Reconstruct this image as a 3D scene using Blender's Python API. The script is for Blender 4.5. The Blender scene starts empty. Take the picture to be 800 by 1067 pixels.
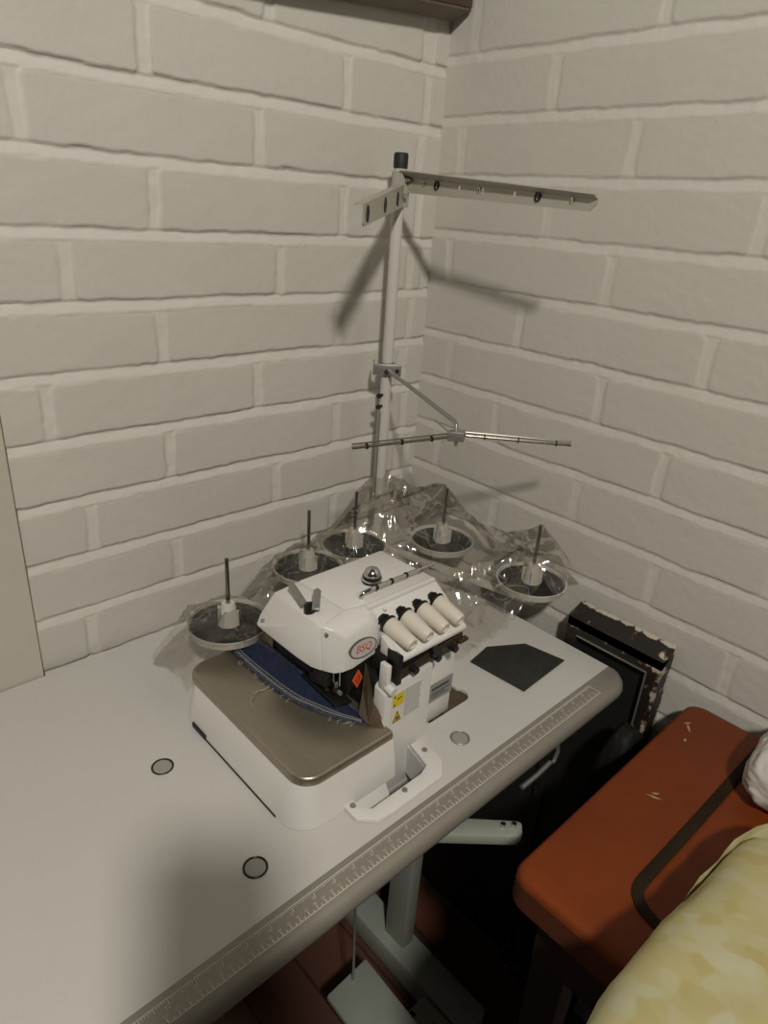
import bpy, bmesh, math, random
import numpy as np
from mathutils import Vector, Matrix, noise as mnoise
from mathutils.geometry import tessellate_polygon
random.seed(7)
S = bpy.context.scene
COL = S.collection
PI = math.pi

# ------------------------------------------------------------------ materials
def mat(name, color, rough=0.5, metal=0.0, var=0.0, vscale=20.0, bump=0.0, bscale=80.0, spec=0.5, coat=0.0, color2=None, stretch=None):
    m = bpy.data.materials.new(name); m.use_nodes = True
    nt = m.node_tree; b = nt.nodes['Principled BSDF']
    b.inputs['Base Color'].default_value = (*color, 1)
    b.inputs['Roughness'].default_value = rough
    b.inputs['Metallic'].default_value = metal
    b.inputs['Specular IOR Level'].default_value = spec
    b.inputs['Coat Weight'].default_value = coat
    tc = nt.nodes.new('ShaderNodeTexCoord'); src = tc.outputs['Object']
    if stretch:
        mp = nt.nodes.new('ShaderNodeMapping'); mp.inputs['Scale'].default_value = stretch
        nt.links.new(src, mp.inputs['Vector']); src = mp.outputs['Vector']
    if var or color2:
        n = nt.nodes.new('ShaderNodeTexNoise'); n.inputs['Scale'].default_value = vscale; n.inputs['Detail'].default_value = 6
        nt.links.new(src, n.inputs['Vector'])
        mx = nt.nodes.new('ShaderNodeMix'); mx.data_type = 'RGBA'
        c2 = color2 or tuple(max(0, c * (1 - var)) for c in color)
        mx.inputs['A'].default_value = (*color, 1); mx.inputs['B'].default_value = (*c2, 1)
        rp = nt.nodes.new('ShaderNodeMapRange'); rp.inputs['From Min'].default_value = .35; rp.inputs['From Max'].default_value = .65
        nt.links.new(n.outputs['Fac'], rp.inputs['Value']); nt.links.new(rp.outputs['Result'], mx.inputs['Factor'])
        nt.links.new(mx.outputs['Result'], b.inputs['Base Color'])
    if bump:
        n2 = nt.nodes.new('ShaderNodeTexNoise'); n2.inputs['Scale'].default_value = bscale; n2.inputs['Detail'].default_value = 5
        nt.links.new(src, n2.inputs['Vector'])
        bp = nt.nodes.new('ShaderNodeBump'); bp.inputs['Strength'].default_value = bump; bp.inputs['Distance'].default_value = .003
        nt.links.new(n2.outputs['Fac'], bp.inputs['Height']); nt.links.new(bp.outputs['Normal'], b.inputs['Normal'])
    return m

M = {}
M['laminate'] = mat('white_laminate', (.60, .585, .555), .38, var=.03, vscale=6)
M['band'] = mat('grey_edge_band', (.30, .275, .235), .42, .25, var=.08, vscale=60, stretch=(.1, 1, 1))
M['print'] = mat('white_print', (.60, .58, .52), .6)
M['scuff'] = mat('pale_scuff', (.36, .22, .14), .7)
M['enamel'] = mat('white_enamel', (.74, .725, .69), .32, var=.02, vscale=12, coat=.15)
M['cream'] = mat('cream_plastic', (.69, .635, .545), .4)
M['steel'] = mat('brushed_steel', (.42, .37, .295), .36, .85, var=.12, vscale=40, stretch=(40, 1, 1))
M['chrome'] = mat('chrome', (.62, .61, .58), .16, 1.0)
M['rodmetal'] = mat('dull_steel_rod', (.24, .225, .19), .22, 1.0)
M['greymetal'] = mat('grey_metal', (.36, .35, .33), .38, .7)
M['darkmetal'] = mat('dark_metal', (.035, .033, .03), .35, .7)
M['black'] = mat('black_rubber', (.012, .012, .012), .6)
M['oilblack'] = mat('black_mechanism', (.02, .019, .018), .42, .3)
M['pole'] = mat('pole_paint', (.60, .58, .53), .42, var=.03)
M['armpaint'] = mat('arm_paint', (.46, .44, .375), .4, .2)
M['grommet'] = mat('grey_plug', (.33, .32, .29), .45)
M['pad'] = mat('dark_grey_foam', (.028, .028, .025), .85, var=.3, vscale=60, bump=.3, bscale=400)
M['discpad'] = mat('spool_foam', (.016, .015, .013), .8, var=.3, vscale=50)
M['denim'] = mat('blue_denim', (.006, .011, .036), .9, color2=(.012, .020, .058), vscale=160, bump=.5, bscale=900)
M['denimdark'] = mat('denim_hem', (.02, .027, .05), .9, color2=(.07, .08, .10), vscale=240, bump=.5, bscale=900)
M['stitch'] = mat('pale_stitch', (.42, .41, .38), .8)
M['lining'] = mat('grey_lining', (.25, .23, .2), .9)
M['red'] = mat('red_brown_leatherette', (.205, .041, .008), .5, spec=.22, var=.22, vscale=9, bump=.12, bscale=60)
M['redside'] = mat('dark_red_edge', (.10, .03, .014), .5, var=.2)
M['darkwood'] = mat('dark_wood', (.035, .02, .012), .5, var=.4, vscale=10)
M['standgreen'] = mat('grey_green_steel', (.40, .43, .37), .45, .1, var=.06)
M['blackbag'] = mat('black_polythene', (.012, .012, .010), .6, spec=.2)
M['strap'] = mat('dark_brown_strap', (.024, .014, .006), .75, spec=.15, var=.2)
M['plank'] = mat('cream_board', (.50, .465, .39), .6, color2=(.55, .52, .445), vscale=3)
M['shelfwood'] = mat('brown_wood', (.06, .035, .02), .5, color2=(.10, .06, .035), vscale=14, stretch=(1, 8, 8))
M['shelfrail'] = mat('grey_brown_wood', (.16, .125, .09), .6, var=.2, vscale=14)
M['whitebag'] = mat('white_polythene', (.62, .59, .54), .35, spec=.5)
M['red_ink'] = mat('red_ink', (.5, .025, .03), .5)
M['greyrim'] = mat('grey_badge_rim', (.10, .09, .085), .4)
M['badge'] = mat('pale_badge', (.55, .50, .47), .4)
M['yellow'] = mat('yellow_sticker', (.72, .56, .02), .5)
M['stickerwhite'] = mat('white_sticker', (.70, .69, .66), .5)
M['stickergrey'] = mat('grey_plate', (.30, .30, .285), .4, .3)
M['ink'] = mat('dark_ink', (.06, .06, .06), .6)
M['inklight'] = mat('grey_ink', (.33, .33, .32), .6)
M['orange'] = mat('orange_sticker', (.75, .12, .03), .5)
M['tread'] = mat('thread_beige', (.36, .31, .22), .9)
M['bronze'] = mat('bronzed_metal', (.085, .062, .042), .4, .6)
M['cable'] = mat('grey_cable', (.12, .12, .105), .5)
M['slotbrown'] = mat('raw_chipboard', (.10, .065, .04), .8, var=.3, vscale=80)

def m_floor():
    m = mat('floor_boards', (.10, .035, .018), .5)
    nt = m.node_tree; b = nt.nodes['Principled BSDF']
    tc = nt.nodes.new('ShaderNodeTexCoord')
    br = nt.nodes.new('ShaderNodeTexBrick'); br.inputs['Scale'].default_value = 1
    br.inputs['Brick Width'].default_value = .9; br.inputs['Row Height'].default_value = .11; br.inputs['Mortar Size'].default_value = .003
    br.inputs['Color1'].default_value = (.20, .058, .028, 1); br.inputs['Color2'].default_value = (.14, .05, .028, 1); br.inputs['Mortar'].default_value = (.02, .012, .01, 1)
    mp = nt.nodes.new('ShaderNodeMapping'); mp.inputs['Rotation'].default_value = (0, 0, PI / 2)
    nt.links.new(tc.outputs['Object'], mp.inputs['Vector']); nt.links.new(mp.outputs['Vector'], br.inputs['Vector'])
    n = nt.nodes.new('ShaderNodeTexNoise'); n.inputs['Scale'].default_value = 7; n.inputs['Detail'].default_value = 6
    nt.links.new(tc.outputs['Object'], n.inputs['Vector'])
    mx = nt.nodes.new('ShaderNodeMix'); mx.data_type = 'RGBA'; mx.inputs['B'].default_value = (.08, .055, .042, 1)
    nt.links.new(n.outputs['Fac'], mx.inputs['Factor']); nt.links.new(br.outputs['Color'], mx.inputs['A'])
    nt.links.new(mx.outputs['Result'], b.inputs['Base Color'])
    return m
M['floor'] = m_floor()

def m_wall(name, base, mort):
    m = mat(name, base, .62)
    nt = m.node_tree; b = nt.nodes['Principled BSDF']
    tc = nt.nodes.new('ShaderNodeTexCoord')
    at = nt.nodes.new('ShaderNodeAttribute'); at.attribute_name = 'mortar'
    n = nt.nodes.new('ShaderNodeTexNoise'); n.inputs['Scale'].default_value = 6; n.inputs['Detail'].default_value = 7
    nt.links.new(tc.outputs['Object'], n.inputs['Vector'])
    mx = nt.nodes.new('ShaderNodeMix'); mx.data_type = 'RGBA'
    mx.inputs['A'].default_value = (*[c * .94 for c in base], 1); mx.inputs['B'].default_value = (*[min(1, c * 1.06) for c in base], 1)
    nt.links.new(n.outputs['Fac'], mx.inputs['Factor'])
    m2 = nt.nodes.new('ShaderNodeMix'); m2.data_type = 'RGBA'; m2.inputs['B'].default_value = (*mort, 1)
    nt.links.new(at.outputs['Fac'], m2.inputs['Factor']); nt.links.new(mx.outputs['Result'], m2.inputs['A'])
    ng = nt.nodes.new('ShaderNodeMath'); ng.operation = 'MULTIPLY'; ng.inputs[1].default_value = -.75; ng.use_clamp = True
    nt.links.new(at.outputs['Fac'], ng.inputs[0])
    m3 = nt.nodes.new('ShaderNodeMix'); m3.data_type = 'RGBA'; m3.inputs['B'].default_value = (.16, .125, .085, 1)  # shade line under the brick edges, painted brown into the wall colour
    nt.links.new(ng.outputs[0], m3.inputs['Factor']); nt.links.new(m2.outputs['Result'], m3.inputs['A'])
    nt.links.new(m3.outputs['Result'], b.inputs['Base Color'])
    n2 = nt.nodes.new('ShaderNodeTexNoise'); n2.inputs['Scale'].default_value = 90; n2.inputs['Detail'].default_value = 6
    nt.links.new(tc.outputs['Object'], n2.inputs['Vector'])
    bp = nt.nodes.new('ShaderNodeBump'); bp.inputs['Strength'].default_value = .25; bp.inputs['Distance'].default_value = .003
    nt.links.new(n2.outputs['Fac'], bp.inputs['Height']); nt.links.new(bp.outputs['Normal'], b.inputs['Normal'])
    return m
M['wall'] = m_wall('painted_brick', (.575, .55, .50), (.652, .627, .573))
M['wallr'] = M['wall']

def m_film():
    m = bpy.data.materials.new('clear_film'); m.use_nodes = True
    nt = m.node_tree; nt.nodes.clear()
    out = nt.nodes.new('ShaderNodeOutputMaterial')
    tr = nt.nodes.new('ShaderNodeBsdfTransparent'); tr.inputs['Color'].default_value = (.86, .845, .815, 1)
    gl = nt.nodes.new('ShaderNodeBsdfGlossy'); gl.inputs['Roughness'].default_value = .12; gl.inputs['Color'].default_value = (1, .98, .95, 1)
    df = nt.nodes.new('ShaderNodeBsdfDiffuse'); df.inputs['Color'].default_value = (.66, .63, .57, 1)
    fr = nt.nodes.new('ShaderNodeFresnel'); fr.inputs['IOR'].default_value = 1.5
    tc = nt.nodes.new('ShaderNodeTexCoord')
    n = nt.nodes.new('ShaderNodeTexNoise'); n.inputs['Scale'].default_value = 30; n.inputs['Detail'].default_value = 4; n.inputs['Distortion'].default_value = .5
    nt.links.new(tc.outputs['Object'], n.inputs['Vector'])
    bp = nt.nodes.new('ShaderNodeBump'); bp.inputs['Strength'].default_value = .25; bp.inputs['Distance'].default_value = .004
    nt.links.new(n.outputs['Fac'], bp.inputs['Height'])
    for q in (gl, fr): nt.links.new(bp.outputs['Normal'], q.inputs['Normal'])
    hz = nt.nodes.new('ShaderNodeMapRange'); hz.inputs['From Min'].default_value = .35; hz.inputs['From Max'].default_value = .75
    hz.inputs['To Min'].default_value = .015; hz.inputs['To Max'].default_value = .10
    nt.links.new(n.outputs['Fac'], hz.inputs['Value'])
    nw = nt.nodes.new('ShaderNodeTexNoise'); nw.inputs['Scale'].default_value = 17; nw.inputs['Detail'].default_value = 2; nw.inputs['Distortion'].default_value = 1.2
    nt.links.new(tc.outputs['Object'], nw.inputs['Vector'])
    s1 = nt.nodes.new('ShaderNodeMath'); s1.operation = 'SUBTRACT'; s1.inputs[1].default_value = .5; nt.links.new(nw.outputs['Fac'], s1.inputs[0])
    s2 = nt.nodes.new('ShaderNodeMath'); s2.operation = 'ABSOLUTE'; nt.links.new(s1.outputs[0], s2.inputs[0])
    s3 = nt.nodes.new('ShaderNodeMapRange'); s3.inputs['From Min'].default_value = 0; s3.inputs['From Max'].default_value = .018
    s3.inputs['To Min'].default_value = .17; s3.inputs['To Max'].default_value = 0; nt.links.new(s2.outputs[0], s3.inputs['Value'])
    s4 = nt.nodes.new('ShaderNodeMath'); s4.operation = 'ADD'; nt.links.new(s3.outputs['Result'], s4.inputs[0]); nt.links.new(hz.outputs['Result'], s4.inputs[1])
    m1 = nt.nodes.new('ShaderNodeMixShader'); nt.links.new(s4.outputs[0], m1.inputs['Fac'])
    nt.links.new(tr.outputs[0], m1.inputs[1]); nt.links.new(df.outputs[0], m1.inputs[2])
    m2 = nt.nodes.new('ShaderNodeMixShader'); sc = nt.nodes.new('ShaderNodeMath'); sc.operation = 'MULTIPLY'; sc.inputs[1].default_value = .55
    nt.links.new(fr.outputs[0], sc.inputs[0]); nt.links.new(sc.outputs[0], m2.inputs['Fac'])
    nt.links.new(m1.outputs[0], m2.inputs[1]); nt.links.new(gl.outputs[0], m2.inputs[2])
    nt.links.new(m2.outputs[0], out.inputs['Surface'])
    return m
M['film'] = m_film()

def m_guard():
    m = bpy.data.materials.new('clear_brown_guard'); m.use_nodes = True
    nt = m.node_tree; nt.nodes.clear()
    out = nt.nodes.new('ShaderNodeOutputMaterial')
    tr = nt.nodes.new('ShaderNodeBsdfTransparent'); tr.inputs['Color'].default_value = (.66, .57, .46, 1)
    b = nt.nodes.new('ShaderNodeBsdfPrincipled'); b.inputs['Base Color'].default_value = (.26, .21, .155, 1); b.inputs['Roughness'].default_value = .2
    mx = nt.nodes.new('ShaderNodeMixShader'); mx.inputs['Fac'].default_value = .25
    nt.links.new(tr.outputs[0], mx.inputs[1]); nt.links.new(b.outputs[0], mx.inputs[2]); nt.links.new(mx.outputs[0], out.inputs['Surface'])
    return m
M['guard'] = m_guard()

def m_chipped():
    m = mat('chipped_black_paint', (.016, .012, .009), .5)
    nt = m.node_tree; b = nt.nodes['Principled BSDF']
    tc = nt.nodes.new('ShaderNodeTexCoord')
    at = nt.nodes.new('ShaderNodeAttribute'); at.attribute_name = 'wear'
    n = nt.nodes.new('ShaderNodeTexNoise'); n.inputs['Scale'].default_value = 55; n.inputs['Detail'].default_value = 8; n.inputs['Roughness'].default_value = .65
    nt.links.new(tc.outputs['Object'], n.inputs['Vector'])
    ad = nt.nodes.new('ShaderNodeMath'); ad.operation = 'MULTIPLY_ADD'; ad.inputs[1].default_value = .22
    nt.links.new(at.outputs['Fac'], ad.inputs[0]); nt.links.new(n.outputs['Fac'], ad.inputs[2])
    rp = nt.nodes.new('ShaderNodeValToRGB')
    e = rp.color_ramp.elements
    e[0].position = .60; e[0].color = (.016, .012, .009, 1); e[1].position = .70; e[1].color = (.50, .45, .37, 1)
    x = rp.color_ramp.elements.new(.64); x.color = (.10, .055, .03, 1)
    nt.links.new(ad.outputs[0], rp.inputs['Fac']); nt.links.new(rp.outputs['Color'], b.inputs['Base Color'])
    return m
M['chipped'] = m_chipped()

def m_yellowcloth():
    m = mat('yellow_patterned_cloth', (.62, .56, .27), .9)
    nt = m.node_tree; b = nt.nodes['Principled BSDF']
    tc = nt.nodes.new('ShaderNodeTexCoord')
    v = nt.nodes.new('ShaderNodeTexVoronoi'); v.inputs['Scale'].default_value = 62; v.feature = 'SMOOTH_F1'; v.inputs['Smoothness'].default_value = .35
    n = nt.nodes.new('ShaderNodeTexNoise'); n.inputs['Scale'].default_value = 14; n.inputs['Detail'].default_value = 3
    nt.links.new(tc.outputs['Object'], v.inputs['Vector']); nt.links.new(tc.outputs['Object'], n.inputs['Vector'])
    r = nt.nodes.new('ShaderNodeValToRGB'); e = r.color_ramp.elements
    e[0].position = .30; e[0].color = (.46, .395, .165, 1); e[1].position = .70; e[1].color = (.52, .49, .32, 1)
    y = e.new(.5); y.color = (.49, .44, .22, 1)
    mx = nt.nodes.new('ShaderNodeMix'); mx.data_type = 'FLOAT'; mx.inputs['Factor'].default_value = .6
    sp = nt.nodes.new('ShaderNodeSeparateColor'); nt.links.new(v.outputs['Color'], sp.inputs['Color'])
    nt.links.new(sp.outputs[0], mx.inputs['A']); nt.links.new(n.outputs['Fac'], mx.inputs['B'])
    nt.links.new(mx.outputs['Result'], r.inputs['Fac']); nt.links.new(r.outputs['Color'], b.inputs['Base Color'])
    return m
M['ycloth'] = m_yellowcloth()

# ------------------------------------------------------------------ mesh helpers (world coordinates)
class MB:
    def __init__(s): s.bm = bmesh.new()
    def hull(s, pts, bevel=0, seg=2):
        t = bmesh.new()
        for p in pts: t.verts.new(p)
        bmesh.ops.convex_hull(t, input=list(t.verts))
        loose = [v for v in t.verts if not v.link_faces]
        if loose: bmesh.ops.delete(t, geom=loose, context='VERTS')
        bmesh.ops.dissolve_limit(t, angle_limit=.02, verts=list(t.verts), edges=list(t.edges))
        s._bev(t, bevel, seg); return s
    def _bev(s, t, bevel, seg, ang=.3):
        bmesh.ops.recalc_face_normals(t, faces=list(t.faces))
        if bevel:
            es = [e for e in t.edges if len(e.link_faces) == 2 and e.calc_face_angle(0) > ang]
            bmesh.ops.bevel(t, geom=es, offset=bevel, segments=seg, profile=.5, affect='EDGES', clamp_overlap=True)
        s._merge(t)
    def _merge(s, t):
        me = bpy.data.meshes.new('t'); t.to_mesh(me); t.free(); s.bm.from_mesh(me); bpy.data.meshes.remove(me)
    def box(s, a, b, bevel=0, seg=2, rot=None, about=None):
        x0, y0, z0 = a; x1, y1, z1 = b
        t = bmesh.new()
        vs = [t.verts.new((x, y, z)) for x in (x0, x1) for y in (y0, y1) for z in (z0, z1)]
        bmesh.ops.convex_hull(t, input=vs)
        bmesh.ops.dissolve_limit(t, angle_limit=.02, verts=list(t.verts), edges=list(t.edges))
        if rot is not None:
            c = Vector(about) if about else (Vector(a) + Vector(b)) / 2
            for v in t.verts: v.co = rot @ (v.co - c) + c
        s._bev(t, bevel, seg); return s
    def cone(s, p, q, r0, r1, n=24, bevel=0):
        p = Vector(p); q = Vector(q); d = q - p
        t = bmesh.new()
        bmesh.ops.create_cone(t, cap_ends=True, segments=n, radius1=r0, radius2=r1, depth=d.length)
        m = Matrix.Translation((p + q) / 2) @ d.to_track_quat('Z', 'Y').to_matrix().to_4x4()
        for v in t.verts: v.co = m @ v.co
        s._bev(t, bevel, 2, 1.0); return s
    def tube(s, pts, r, n=12, closed=False):
        pts = [Vector(p) for p in pts]
        t = bmesh.new(); rings = []
        up = None
        for i, p in enumerate(pts):
            a = pts[max(0, i - 1)]; b = pts[min(len(pts) - 1, i + 1)]
            d = (b - a).normalized()
            if up is None:
                up = d.orthogonal().normalized()
            else:
                up = (up - d * up.dot(d)).normalized()
            w = d.cross(up); rr = r[i] if isinstance(r, (list, tuple)) else r
            rings.append([t.verts.new(p + (up * math.cos(2 * PI * k / n) + w * math.sin(2 * PI * k / n)) * rr) for k in range(n)])
        for A, B in zip(rings, rings[1:]):
            for k in range(n): t.faces.new((A[k], A[(k + 1) % n], B[(k + 1) % n], B[k]))
        t.faces.new(rings[0][::-1]); t.faces.new(rings[-1])
        s._bev(t, 0, 1); return s
    def lathe(s, c, prof, n=32, axis=(0, 0, 1)):
        c = Vector(c); q = Vector(axis).normalized().to_track_quat('Z', 'Y')
        t = bmesh.new(); rings = []
        for r, z in prof:
            rings.append([t.verts.new(c + q @ Vector((r * math.cos(2 * PI * k / n), r * math.sin(2 * PI * k / n), z))) for k in range(n)])
        for A, B in zip(rings, rings[1:]):
            for k in range(n): t.faces.new((A[k], A[(k + 1) % n], B[(k + 1) % n], B[k]))
        if prof[0][0] > 1e-6: t.faces.new(rings[0][::-1])
        if prof[-1][0] > 1e-6: t.faces.new(rings[-1])
        bmesh.ops.remove_doubles(t, verts=list(t.verts), dist=1e-6)
        s._bev(t, 0, 1); return s
    def plate(s, outer, holes, z0, z1, frame=None, bevel=0):
        """outline (2-D) with holes, extruded z0..z1; frame = (origin, ex, ey, ez)"""
        loops = [outer] + list(holes)
        o, ex, ey, ez = frame or (Vector((0, 0, 0)), Vector((1, 0, 0)), Vector((0, 1, 0)), Vector((0, 0, 1)))
        flat = [p for l in loops for p in l]
        tri = tessellate_polygon([[Vector((p[0], p[1], 0)) for p in l] for l in loops])
        t = bmesh.new()
        P = lambda p, z: o + ex * p[0] + ey * p[1] + ez * z
        lo = [t.verts.new(P(p, z0)) for p in flat]; hi = [t.verts.new(P(p, z1)) for p in flat]
        for f in tri:
            try:
                t.faces.new([hi[i] for i in f]); t.faces.new([lo[i] for i in f][::-1])
            except ValueError: pass
        k = 0
        for l in loops:
            n = len(l)
            for i in range(n):
                a, b = k + i, k + (i + 1) % n
                try: t.faces.new((lo[a], lo[b], hi[b], hi[a]))
                except ValueError: pass
            k += n
        bmesh.ops.recalc_face_normals(t, faces=list(t.faces))
        if bevel:
            bmesh.ops.dissolve_limit(t, angle_limit=.01, verts=list(t.verts), edges=list(t.edges))
            s._bev(t, bevel, 2, .5)
        else: s._merge(t)
        return s
    def build(s, name, m, parent=None, smooth=True, root=None):
        me = bpy.data.meshes.new(name)
        o = bpy.data.objects.new(name, me)
        org = Vector((0, 0, 0))
        if parent is not None:
            o.parent = parent; org = wloc(parent)
        elif root is not None:
            org = Vector(root); o.location = org
        for v in s.bm.verts: v.co -= org
        s.bm.to_mesh(me); s.bm.free()
        me.materials.append(m)
        if smooth:
            me.shade_smooth()
            try: me.set_sharp_from_angle(angle=math.radians(38))
            except Exception: pass
        COL.objects.link(o); return o

def wloc(o):
    v = Vector((0, 0, 0))
    while o is not None: v += o.location; o = o.parent
    return v
def tag(o, label=None, cat=None, group=None, kind=None):
    if label: o['label'] = label
    if cat: o['category'] = cat
    if group: o['group'] = group
    if kind: o['kind'] = kind
    return o
def empty(name, loc):
    o = bpy.data.objects.new(name, None); COL.objects.link(o); o.location = loc; o.empty_display_size = .05; return o
def rrect(x0, y0, x1, y1, r, n=6, corners=(1, 1, 1, 1)):
    pts = []
    for (cx, cy, a0, k) in ((x1 - r, y1 - r, 0, 0), (x0 + r, y1 - r, 90, 1), (x0 + r, y0 + r, 180, 2), (x1 - r, y0 + r, 270, 3)):
        if corners[k]:
            for i in range(n + 1):
                a = math.radians(a0 + 90 * i / n); pts.append((cx + r * math.cos(a), cy + r * math.sin(a)))
        else:
            pts.append((cx + r * (1 if a0 in (0, 270) else -1), cy + r * (1 if a0 in (0, 90) else -1)))
    return pts
def text_mb(txt, size, frame, thick=.0002, shear=0, align='CENTER'):
    cu = bpy.data.curves.new('t', 'FONT'); cu.body = txt; cu.size = size; cu.shear = shear; cu.align_x = align; cu.align_y = 'CENTER'; cu.resolution_u = 3
    ob = bpy.data.objects.new('t', cu); COL.objects.link(ob)
    dg = bpy.context.evaluated_depsgraph_get(); dg.update()
    me = bpy.data.meshes.new_from_object(ob.evaluated_get(dg))
    bpy.data.objects.remove(ob); bpy.data.curves.remove(cu)
    o, ex, ey, ez = frame
    mb = MB(); mb.bm.from_mesh(me); bpy.data.meshes.remove(me)
    for v in mb.bm.verts: v.co = o + ex * v.co.x + ey * v.co.y + ez * thick
    return mb
def add_text(mb, txt, size, frame, **k):
    t = text_mb(txt, size, frame, **k)
    me = bpy.data.meshes.new('t'); t.bm.to_mesh(me); t.bm.free(); mb.bm.from_mesh(me); bpy.data.meshes.remove(me)

R_T = (0.73207979, -0.67808209, 0.06529824); U_T = (0.23412876, 0.34046639, 0.91064063); F_T = (0.63972096, 0.6513734, -0.40800708)
X, Y, Z = Vector((1, 0, 0)), Vector((0, 1, 0)), Vector((0, 0, 1))

# ------------------------------------------------------------------ brick walls: real relief, one mesh per wall
COURSE, PITCH = .075, .2718
def waves(u, v, seed, freqs=(9, 23, 51), amp=(1, .5, .3)):
    rs = np.random.RandomState(seed); out = np.zeros_like(u)
    for f, a in zip(freqs, amp):
        for _ in range(4):
            th = rs.uniform(0, 2 * PI); ph = rs.uniform(0, 2 * PI); ff = f * rs.uniform(.7, 1.4)
            out += a * .5 * np.sin(ff * (u * math.cos(th) + v * math.sin(th)) * 2 * PI / 2 + ph)
    return out
def brick_relief(u, v, z0, offs, extra, seed, open_=1.0):
    """u along the wall, v height. Returns height (out of the wall) and mortar mask."""
    du = .0009 * waves(u, v, seed); dv = .0005 * waves(u, v, seed + 1) + .0006 * waves(u, v, seed + 2, (2, 4, 7))
    uu = u + du; vv = v + dv
    row = np.floor((z0 - vv) / COURSE).astype(int)            # 0 = first course under the reference bed joint
    fv = (z0 - vv) - row * COURSE                              # distance below the upper bed joint
    dz = np.minimum(fv, COURSE - fv) - .0068
    off = np.array([offs(int(r)) for r in range(row.min(), row.max() + 1)])[row - row.min()]
    k = (uu - off) / PITCH; fu = (k - np.floor(k)) * PITCH
    du_ = np.minimum(fu, PITCH - fu)
    if extra is not None:
        ex = np.array([extra(int(r)) for r in range(row.min(), row.max() + 1)])[row - row.min()]
        du_ = np.minimum(du_, np.abs(uu - ex))
    du_ = du_ - .0072
    r = .006
    qx = np.minimum(du_ - r, 0); qz = np.minimum(dz - r, 0)
    d = r - np.sqrt(qx * qx + qz * qz); d = np.where((du_ > r) & (dz > r), np.minimum(du_, dz), d)
    d = d + .0007 * waves(u, v, seed + 3, (30, 70, 110))
    t = np.clip((d + .0022) / .0034, 0, 1); t = t * t * (3 - 2 * t)
    # joint floor: deepest right under the upper brick, nearly flush over the lower one
    below = np.where(fv < COURSE / 2, .0068 + fv, fv - (COURSE - .0068)) / .0136
    inbed = np.clip(1 - np.abs(dz + .0068) / .0075, 0, 1) * (dz < .001)
    jf = np.where(dz < 0, -.0042 + .0040 * np.clip(below, 0, 1), -.0016)
    jf = jf + .0004 * waves(u, v, seed + 5, (25, 60, 120))
    bid = row * 131 + np.floor(k).astype(int) * 17
    tilt = .0005 * np.sin(bid * 12.9898) 
    face = tilt + .00022 * waves(u, v, seed + 7, (12, 30, 80))
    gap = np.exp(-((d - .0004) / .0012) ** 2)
    g1 = np.clip(.55 + .8 * waves(u, v, seed + 13, (6, 14, 30)), 0, 1)          # runs of hairline groove, its shade also painted in brown
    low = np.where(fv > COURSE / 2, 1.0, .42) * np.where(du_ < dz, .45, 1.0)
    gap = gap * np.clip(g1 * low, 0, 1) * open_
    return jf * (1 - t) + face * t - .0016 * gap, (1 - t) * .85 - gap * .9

def grid_mesh(name, P, mort, m, back):
    nv, nu = P.shape[:2]
    co = P.reshape(-1, 3)
    i = np.arange(nv * nu).reshape(nv, nu)
    q = np.stack([i[:-1, :-1], i[:-1, 1:], i[1:, 1:], i[1:, :-1]], -1).reshape(-1, 4)
    nb = len(co); co = np.vstack([co, back]); bi = nb
    q2 = np.array([[0, 3, 2, 1], [4, 5, 6, 7], [0, 1, 5, 4], [1, 2, 6, 5], [2, 3, 7, 6], [3, 0, 4, 7]]) + bi
    q = np.vstack([q, q2])
    me = bpy.data.meshes.new(name)
    me.vertices.add(len(co)); me.vertices.foreach_set('co', co.astype(np.float32).ravel())
    me.loops.add(q.size); me.loops.foreach_set('vertex_index', q.astype(np.int32).ravel())
    me.polygons.add(len(q)); me.polygons.foreach_set('loop_start', np.arange(0, q.size, 4, dtype=np.int32))
    me.update(calc_edges=True); me.validate()
    a = me.attributes.new('mortar', 'FLOAT', 'POINT')
    a.data.foreach_set('value', np.concatenate([mort.ravel(), np.zeros(8)]).astype(np.float32))
    me.materials.append(m); me.shade_smooth()
    o = bpy.data.objects.new(name, me); COL.objects.link(o); return o

def boxverts(a, b):
    x0, y0, z0 = a; x1, y1, z1 = b
    return np.array([(x0, y0, z0), (x1, y0, z0), (x1, y1, z0), (x0, y1, z0), (x0, y0, z1), (x1, y0, z1), (x1, y1, z1), (x0, y1, z1)], float)

ZL, ZR = 1.4149, 1.5060
zs = np.concatenate([np.arange(0, .62, .012), np.arange(.62, 1.76, .0018), np.arange(1.76, 2.12, .012)])
us = np.concatenate([np.arange(-1.7, -.95, .012), np.arange(-.95, .0080, .0022)])
LE = {0: -.5865, 2: -.5569, 4: -.5941, 6: -.5633, 8: -.5774}
def left_off(r):
    if r % 2: return -.4544 - PITCH * 2
    return LE.get(r, -.575)
U_, V_ = np.meshgrid(us, zs)
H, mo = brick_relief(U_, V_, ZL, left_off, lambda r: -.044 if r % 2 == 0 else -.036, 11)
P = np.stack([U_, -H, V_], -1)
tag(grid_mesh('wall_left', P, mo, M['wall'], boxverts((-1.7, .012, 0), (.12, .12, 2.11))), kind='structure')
us = np.concatenate([np.arange(-.0078, .62, .0022), np.arange(.62, 1.5, .012)])
RE = {0: .1863, 1: .3128, 2: .2075, 3: .3125, 4: .1868, 5: .3321, 6: .1669, 7: .3254, 8: .1885, 9: .3138}
U_, V_ = np.meshgrid(us, zs)
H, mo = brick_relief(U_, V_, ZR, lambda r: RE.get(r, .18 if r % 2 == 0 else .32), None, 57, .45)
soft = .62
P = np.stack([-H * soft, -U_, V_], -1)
tag(grid_mesh('wall_right', P, mo * .8, M['wallr'], boxverts((.012, -1.5, 0), (.12, .008, 2.11))), kind='structure')
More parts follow.
